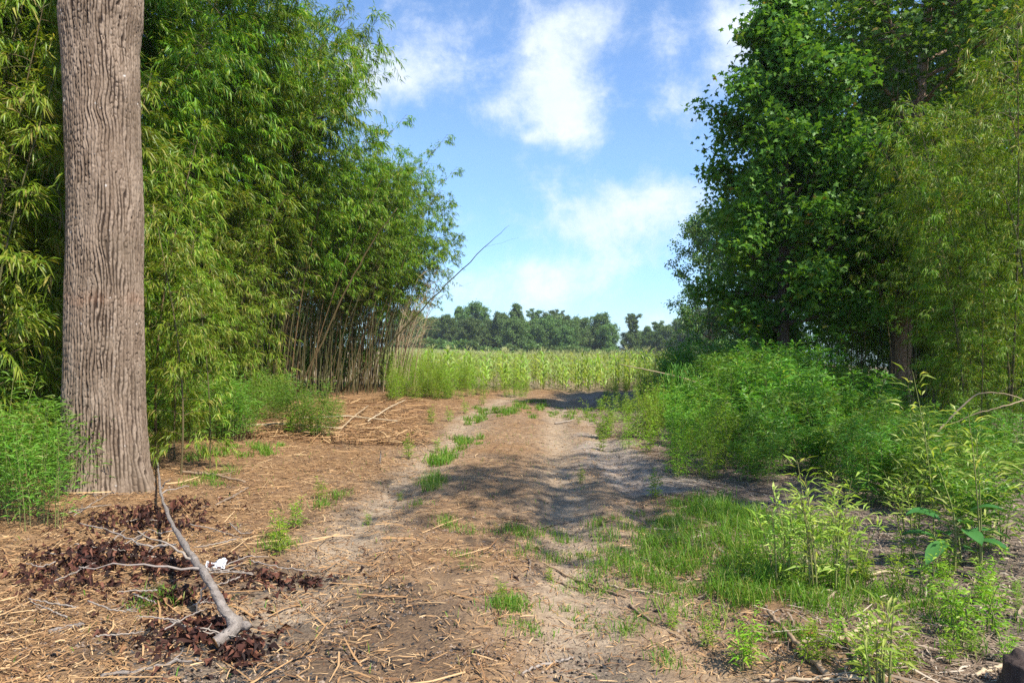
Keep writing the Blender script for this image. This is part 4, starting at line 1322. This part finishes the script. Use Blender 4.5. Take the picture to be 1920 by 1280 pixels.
def stick(name, label, cat, pxs, rad, mat, lift=.02, group=None, amp=.004, Ys=None, branches=0, seed=1, sides=7):
    r = RNG(seed)
    P = []
    for j, p in enumerate(pxs):
        if Ys is None:
            x, y, z = gp(*p); P.append((x, y, z + lift))
        else:
            P.append(at(p[0], p[1], Ys[j]))
    P = np.array(P); base = P[0].copy()
    n = 22
    q = wiggle(P - base, n, r, amp)
    g = Geo(); tubes(g, q, np.interp(np.linspace(0, 1, n), np.linspace(0, 1, len(rad)), rad), sides, cap=True)
    for b in range(branches):
        i = r.integers(4, n - 3); d = unit(q[i + 2] - q[i]) * .5 + rand_unit(r, 1)[0] * .7; d[2] = abs(d[2]) * .5
        L = np.linalg.norm(q[-1] - q[0]) * r.uniform(.12, .3)
        tubes(g, wiggle([q[i], q[i] + d * L * .5, q[i] + d * L + [0, 0, .02]], 7, r, amp), np.linspace(rad[-1] * .9, rad[-1] * .4, 7), 4)
    o = put(name, g.mesh(name, mat, True), None, tuple(base))
    return tag(o, label, cat, group)


stick('bare_twig', 'long thin grey twig lying across the dead leaves left of the fallen branch', 'twig', [(90, 1052), (180, 1050), (250, 1055), (330, 1062)], [.006, .006, .010], M_TWIG, .06, branches=4, seed=21)
stick('bare_twig', 'pale forked twig on the dead leaves right of the fallen branch', 'twig', [(360, 1078), (420, 1082), (475, 1090)], [.008, .006, .004], M_TWIG, .05, branches=4, seed=22)
stick('bare_twig', 'slender arching twig running right towards the burnt patch', 'twig', [(470, 1065), (520, 1078), (585, 1085)], [.004, .004, .003], M_TWIG, .06, branches=2, seed=23)
stick('bare_twig', 'bare branching twig climbing over the dead leaves at the trunk foot', 'twig', [(150, 1012), (215, 1030), (270, 1058), (330, 1055)], [.004, .006, .008], M_TWIG, .14, branches=6, seed=24)
stick('bare_twig', 'grey twig low on the dead leaves below the fallen branch', 'twig', [(320, 1180), (370, 1200), (415, 1208)], [.006, .006, .004], M_TWIG, .05, branches=3, seed=25)
stick('bare_twig', 'thin pale twig along the bottom edge left of the branch butt', 'twig', [(190, 1272), (260, 1262), (340, 1243), (380, 1244)], [.010, .009, .006], M_GREYWOOD, .015, branches=1, seed=26)
stick('dead_stick', 'short grey stick on straw near the left edge', 'stick', [(92, 1188), (125, 1180), (158, 1172)], [.014, .017, .012], M_GREYWOOD, .01, seed=27)
stick('dead_stick', 'dark slanting stick in the straw right of the big trunk', 'stick', [(405, 950), (440, 932), (465, 917)], [.010, .012, .010], M_STICK, .02, seed=28)
stick('dead_stick', 'long brown stick in the straw behind the fallen branch', 'stick', [(340, 890), (400, 895), (460, 910)], [.016, .016, .012], M_STICK, .04, branches=2, seed=29)
stick('dead_stick', 'thin upright stub of stick beside the left wheel rut', 'stick', [(712, 868), (713, 860), (714, 845)], [.012, .010, .007], M_GREYWOOD, .0, Ys=[9.6, 9.6, 9.6], seed=30)
stick('dead_stick', 'long dry stem lying across the bare dirt left of the grass patch', 'stick', [(1020, 1060), (1070, 1085), (1120, 1105), (1175, 1122)], [.006, .009, .006], M_STICK, .015, branches=3, seed=31)
stick('dead_stick', 'pale dry stem lying just below the long dry stem', 'stick', [(1008, 1078), (1050, 1095), (1105, 1112)], [.006, .008, .005], M_STICK, .012, branches=1, seed=32)
stick('dead_stick', 'pale straw stem pointing right below the grass patch', 'stick', [(1140, 1100), (1190, 1110), (1258, 1118)], [.007, .006, .004], M_CULM_DRY, .012, seed=33)
stick('dead_stick', 'dark curved twig slanting over the dirt below the pale straw stem', 'stick', [(1180, 1138), (1220, 1168), (1270, 1197)], [.008, .008, .006], M_STICK, .015, seed=34)
stick('dead_stick', 'dark short bent twig upright on the dirt in the track middle', 'stick', [(990, 1080), (995, 1062), (988, 1040)], [.008, .008, .006], M_STICK, .012, seed=35)
stick('dead_stick', 'whitish forked stick at the bottom middle of the track', 'stick', [(980, 1266), (1005, 1252), (1040, 1246), (1075, 1236)], [.006, .008, .005], M_TWIG, .012, branches=2, seed=36)
stick('dead_stick', 'long brown bamboo stick slanting down to the bottom right', 'stick', [(1440, 1155), (1480, 1200), (1520, 1245), (1550, 1272)], [.010, .013, .015], M_STICK, .03, seed=37)
stick('dead_stick', 'flat tan bamboo strip lying right of the red scrap', 'stick', [(1500, 1212), (1580, 1205), (1650, 1172)], [.011, .013, .010], M_CULM_DRY, .025, seed=38)
stick('dead_stick', 'split grey bamboo stick standing steeply above the bottom edge', 'stick', [(1580, 1175), (1592, 1215), (1612, 1262)], [.010, .013, .012], M_STICK, .03, seed=39)
stick('dead_stick', 'pale straight bamboo cane along the bottom right edge', 'stick', [(1430, 1280), (1520, 1279), (1625, 1276)], [.009, .010, .009], M_CULM_DRY, .015, seed=40)
stick('dead_stick', 'long weathered bamboo piece lying flat near the right edge', 'stick', [(1690, 1140), (1770, 1128), (1890, 1125)], [.012, .013, .010], M_STICK, .03, seed=41)
stick('dead_stick', 'tan bent culm on the ground below the pokeweed', 'stick', [(1620, 1085), (1700, 1075), (1790, 1082)], [.009, .010, .008], M_CULM_DRY, .03, seed=42)
stick('dead_stick', 'slanting pale stick leaning at the bottom right corner', 'stick', [(1830, 1272), (1850, 1262), (1880, 1255)], [.010, .011, .010], M_CULM_DRY, .02, seed=43)
stick('dead_stick', 'thin dark stick lying across the shaded track', 'stick', [(1010, 993), (1040, 985), (1075, 978)], [.008, .008, .005], M_STICK, .012, seed=44)
stick('dead_stick', 'pale stick across the far end of the track', 'stick', [(1040, 795), (1070, 790), (1092, 780)], [.016, .015, .010], M_TWIG, .02, branches=2, seed=45)
for j in range(26):
    qx, qy = r.uniform(90, 500), r.uniform(985, 1230)
    dx_, dy_ = r.uniform(40, 110) * r.choice([-1, 1]), r.normal(0, 22)
    stick('bare_twig', 'short thin grey twig tangled in the heaps of dead leaves', 'twig', [(qx, qy), (qx + dx_ * .5, qy + dy_ * .5 + r.normal(0, 5)), (qx + dx_, qy + dy_)], [.005, .0045, .0025], M_TWIG,
          float(r.uniform(.03, .13)), group='twigs in the dead leaves', amp=.0025, branches=int(r.integers(1, 5)), seed=200 + j, sides=5)
for j, (pp, lab) in enumerate((([(560, 795), (650, 790), (745, 800)], 'long tan culm lying flat before the left grove'),
                               ([(440, 812), (520, 806), (640, 815)], 'grey tan culm lying in the straw before the left grove'),
                               ([(640, 815), (665, 790), (690, 770)], 'pale culm slanting up out of the flattened straw'),
                               ([(300, 800), (390, 802), (480, 796)], 'yellow culm lying behind the big trunk'),
                               ([(690, 800), (735, 770), (760, 758)], 'whitish split culm beside the flattened straw'))):
    stick('fallen_culm', lab, 'culm', pp, [.016, .018, .012], M_CULM_DRY, .12, seed=50 + j)

# leaning and broken culms
stick('leaning_culm', 'long bare bamboo culm leaning out of the left grove against the sky', 'culm', [(640, 735), (735, 640), (800, 570), (860, 510), (920, 452), (955, 422)],
      [.024, .022, .019, .015, .009, .003], M_CULM, amp=.012, Ys=[19.5, 19.3, 19, 18.8, 18.6, 18.5], branches=3, seed=60)
stick('leaning_culm', 'dark culm leaning right through the middle of the left grove', 'culm', [(560, 735), (640, 560), (700, 450), (745, 390)], [.024, .022, .017, .01], M_CULM, amp=.012, Ys=[17.5, 17.3, 17.2, 17], seed=61)
stick('broken_culm', 'broken tan culm arching over the green thicket on the right', 'culm', [(1668, 908), (1725, 845), (1790, 775), (1830, 737), (1880, 735), (1925, 752)],
      [.012, .012, .011, .009, .007, .004], M_CULM_DRY, amp=.004, Ys=[7.9, 7.9, 7.9, 7.9, 7.7, 7.6], branches=2, seed=62)
stick('broken_culm', 'thin pale culm bending out of the right edge below the broken arch', 'culm', [(1930, 748), (1880, 762), (1830, 775), (1770, 800)], [.008, .007, .006, .003], M_CULM_DRY, Ys=[7.6, 7.6, 7.7, 7.8], seed=63)
ho = stick('broken_culm', 'fallen culm poking left over the weeds before the corn', 'culm', [(1342, 730), (1280, 708), (1220, 695), (1160, 682)], [.020, .017, .013, .006], M_CULM_DRY, Ys=[14.5, 15, 15.4, 15.8], seed=64)
r = RNG(65); gtu = Geo(); nn = 420
P = np.array(at(1278, 705, 15.0)) - np.array(ho.location) + r.normal(0, 1, (nn, 3)) * [.2, .18, .16]
leaves(gtu, P, rand_unit(r, nn) * .6 + [0, 0, -.8], r.uniform(.10, .18, nn), r.uniform(.02, .03, nn), r)
put('foliage', gtu.mesh('foliage', M_GUM), ho)
# pale dead culms at the far end of the left grove
r = RNG(70)
DK = []
for i in range(4):
    a = Geo(); H = 4.2; t = np.linspace(0, 1, 10)
    pth2 = np.stack([.22 * H * t ** 1.8, .05 * np.sin(5 * t + i), H * t], -1); tubes(a, pth2, .017 * (1 - .75 * t), 5)
    rr = RNG(71 + i)
    for b in range(16):
        k = rr.integers(4, 10); d = unit(rr.normal(size=3) * [.6, .6, .3] + [.5, 0, .8])
        tubes(a, np.stack([pth2[k], pth2[k] + d * .35, pth2[k] + d * .7 - [0, 0, .06]]), np.array([.005, .004, .002]), 3)
    DK.append(a.mesh('dead_culm', M_CULM_DRY, True))
for i in range(26):
    px = r.uniform(715, 780); Yd = r.uniform(22.5, 25); x = (px - 960) / FPX * Yd
    o = put('dead_culm', DK[r.integers(4)], None, (x, Yd, float(hgt(x, Yd))))
    o.rotation_euler = (0, r.normal(.03, .06), r.normal(0, .5)); k = r.uniform(.55, 1.0); o.scale = (k, k, k)
    tag(o, 'pale dead bamboo culm at the far end of the left grove', 'dead bamboo', 'dead culms at the far end of the left grove')

# litter pieces and the stump
M_RED = island_mat('red_scrap', [(0, (.55, .10, .08)), (1, (.62, .14, .11))], rough=.5)
x, y, z = gp(1515, 1192)
g = Geo(); k = 6; uu_, vv_ = np.meshgrid(np.linspace(-1, 1, k), np.linspace(-1, 1, k)); rr = RNG(77)
zz2 = .022 + .018 * np.sin(2.2 * uu_ + 1) * np.cos(1.9 * vv_) + rr.normal(0, .004, uu_.shape)
i_ = (np.arange(k - 1)[:, None] * k + np.arange(k - 1)[None, :])
shape_w = .042 * (1 - .45 * np.abs(vv_) ** 2.2)
g.add(np.stack([uu_ * shape_w, vv_ * .032 + .012 * uu_, zz2], -1), None, np.stack([i_, i_ + 1, i_ + k + 1, i_ + k], -1))
tag(put('plastic_scrap', g.mesh('plastic_scrap', M_RED, True), None, (x, y, z)), 'small crumpled red scrap on the litter below the sunlit shoots', 'scrap')


def paper_mat():
    m, nt, out = new_mat('printed_paper')
    tcn = N(nt, 'ShaderNodeTexCoord'); n = N(nt, 'ShaderNodeTexNoise'); n.inputs['Scale'].default_value = 60
    nt.links.new(tcn.outputs['Object'], n.inputs['Vector'])
    p = N(nt, 'ShaderNodeBsdfPrincipled'); p.inputs['Roughness'].default_value = .6
    nt.links.new(mixc(nt, mth(nt, 'GREATER_THAN', n.outputs[0], .56), (.72, .72, .74), (.10, .11, .14)), p.inputs['Base Color'])
    nt.links.new(p.outputs[0], out.inputs[0])
    return m


x, y, z = gp(405, 1068)
g = Geo()
k = 9; uu_, vv_ = np.meshgrid(np.linspace(-1, 1, k), np.linspace(-1, 1, k)); rr = RNG(78)
i_ = (np.arange(k - 1)[:, None] * k + np.arange(k - 1)[None, :])
g.add(np.stack([uu_ * .075, vv_ * .03, .05 + .02 * np.sin(3 * uu_) + rr.normal(0, .006, uu_.shape) - .03 * vv_ ** 2 + .035 * vv_], -1), None, np.stack([i_, i_ + 1, i_ + k + 1, i_ + k], -1))
tag(put('paper_scrap', g.mesh('paper_scrap', paper_mat(), True), None, (x, y, z)), 'crumpled white printed scrap lying right of the fallen branch', 'scrap')

x, y, z = gp(1925, 1300)
g = Geo(); nu_, nv_ = 40, 16
aa, zz3 = np.meshgrid(np.arange(nu_) / nu_ * 6.2832, np.linspace(0, 1, nv_))
rad3 = .085 * (1 + .5 * np.exp(-zz3 * 4)) + .012 * vnoise(aa * 5, zz3 * 2, 5)
topz = .15 + .05 * vnoise(aa * 2.2, aa * 0, 8)
i_ = np.arange(nv_ - 1)[:, None] * nu_; sA = np.arange(nu_)[None, :]; sB = (np.arange(nu_) + 1)[None, :] % nu_
vv3 = np.stack([np.cos(aa) * rad3, np.sin(aa) * rad3, zz3 * topz], -1).reshape(-1, 3)
tpi = np.stack([np.arange(nu_) + (nv_ - 1) * nu_, (np.arange(nu_) + 1) % nu_ + (nv_ - 1) * nu_, np.full(nu_, nu_ * nv_)], -1)
g.add(np.concatenate([vv3, [[0, 0, .12]]]), tpi, np.stack([i_ + sA, i_ + sB, i_ + nu_ + sB, i_ + nu_ + sA], -1))
M_STUMP = wood_mat('rotten_stump', (.03, .02, .017), (.085, .06, .05), (40, 40, 8), bump=.8, rnd=False)
tag(put('tree_stump', g.mesh('tree_stump', M_STUMP, True), None, (x, y, z)), 'dark rotten stump cut off by the bottom right corner', 'stump')

# ------------------------------------------------------------------ the air between here and the far trees
hb = Geo()
c8 = np.array([(x, y, z) for x in (-420, 420) for y in (-60, 420) for z in (-24, 40)], float)
hb.add(c8, None, [(0, 1, 3, 2), (4, 6, 7, 5), (0, 4, 5, 1), (2, 3, 7, 6), (0, 2, 6, 4), (1, 5, 7, 3)])
mh = bpy.data.materials.new('haze'); mh.use_nodes = True
nt = mh.node_tree; nt.nodes.clear()
ho_ = N(nt, 'ShaderNodeOutputMaterial'); pv = N(nt, 'ShaderNodeVolumePrincipled')
pv.inputs['Color'].default_value = (.86, .92, 1, 1)
pv.inputs['Density'].default_value = .0003
pv.inputs['Anisotropy'].default_value = .2
nt.links.new(pv.outputs[0], ho_.inputs['Volume'])
tag(put('haze', hb.mesh('haze', mh)), 'thin pale summer haze over the field', 'haze', None, 'stuff')
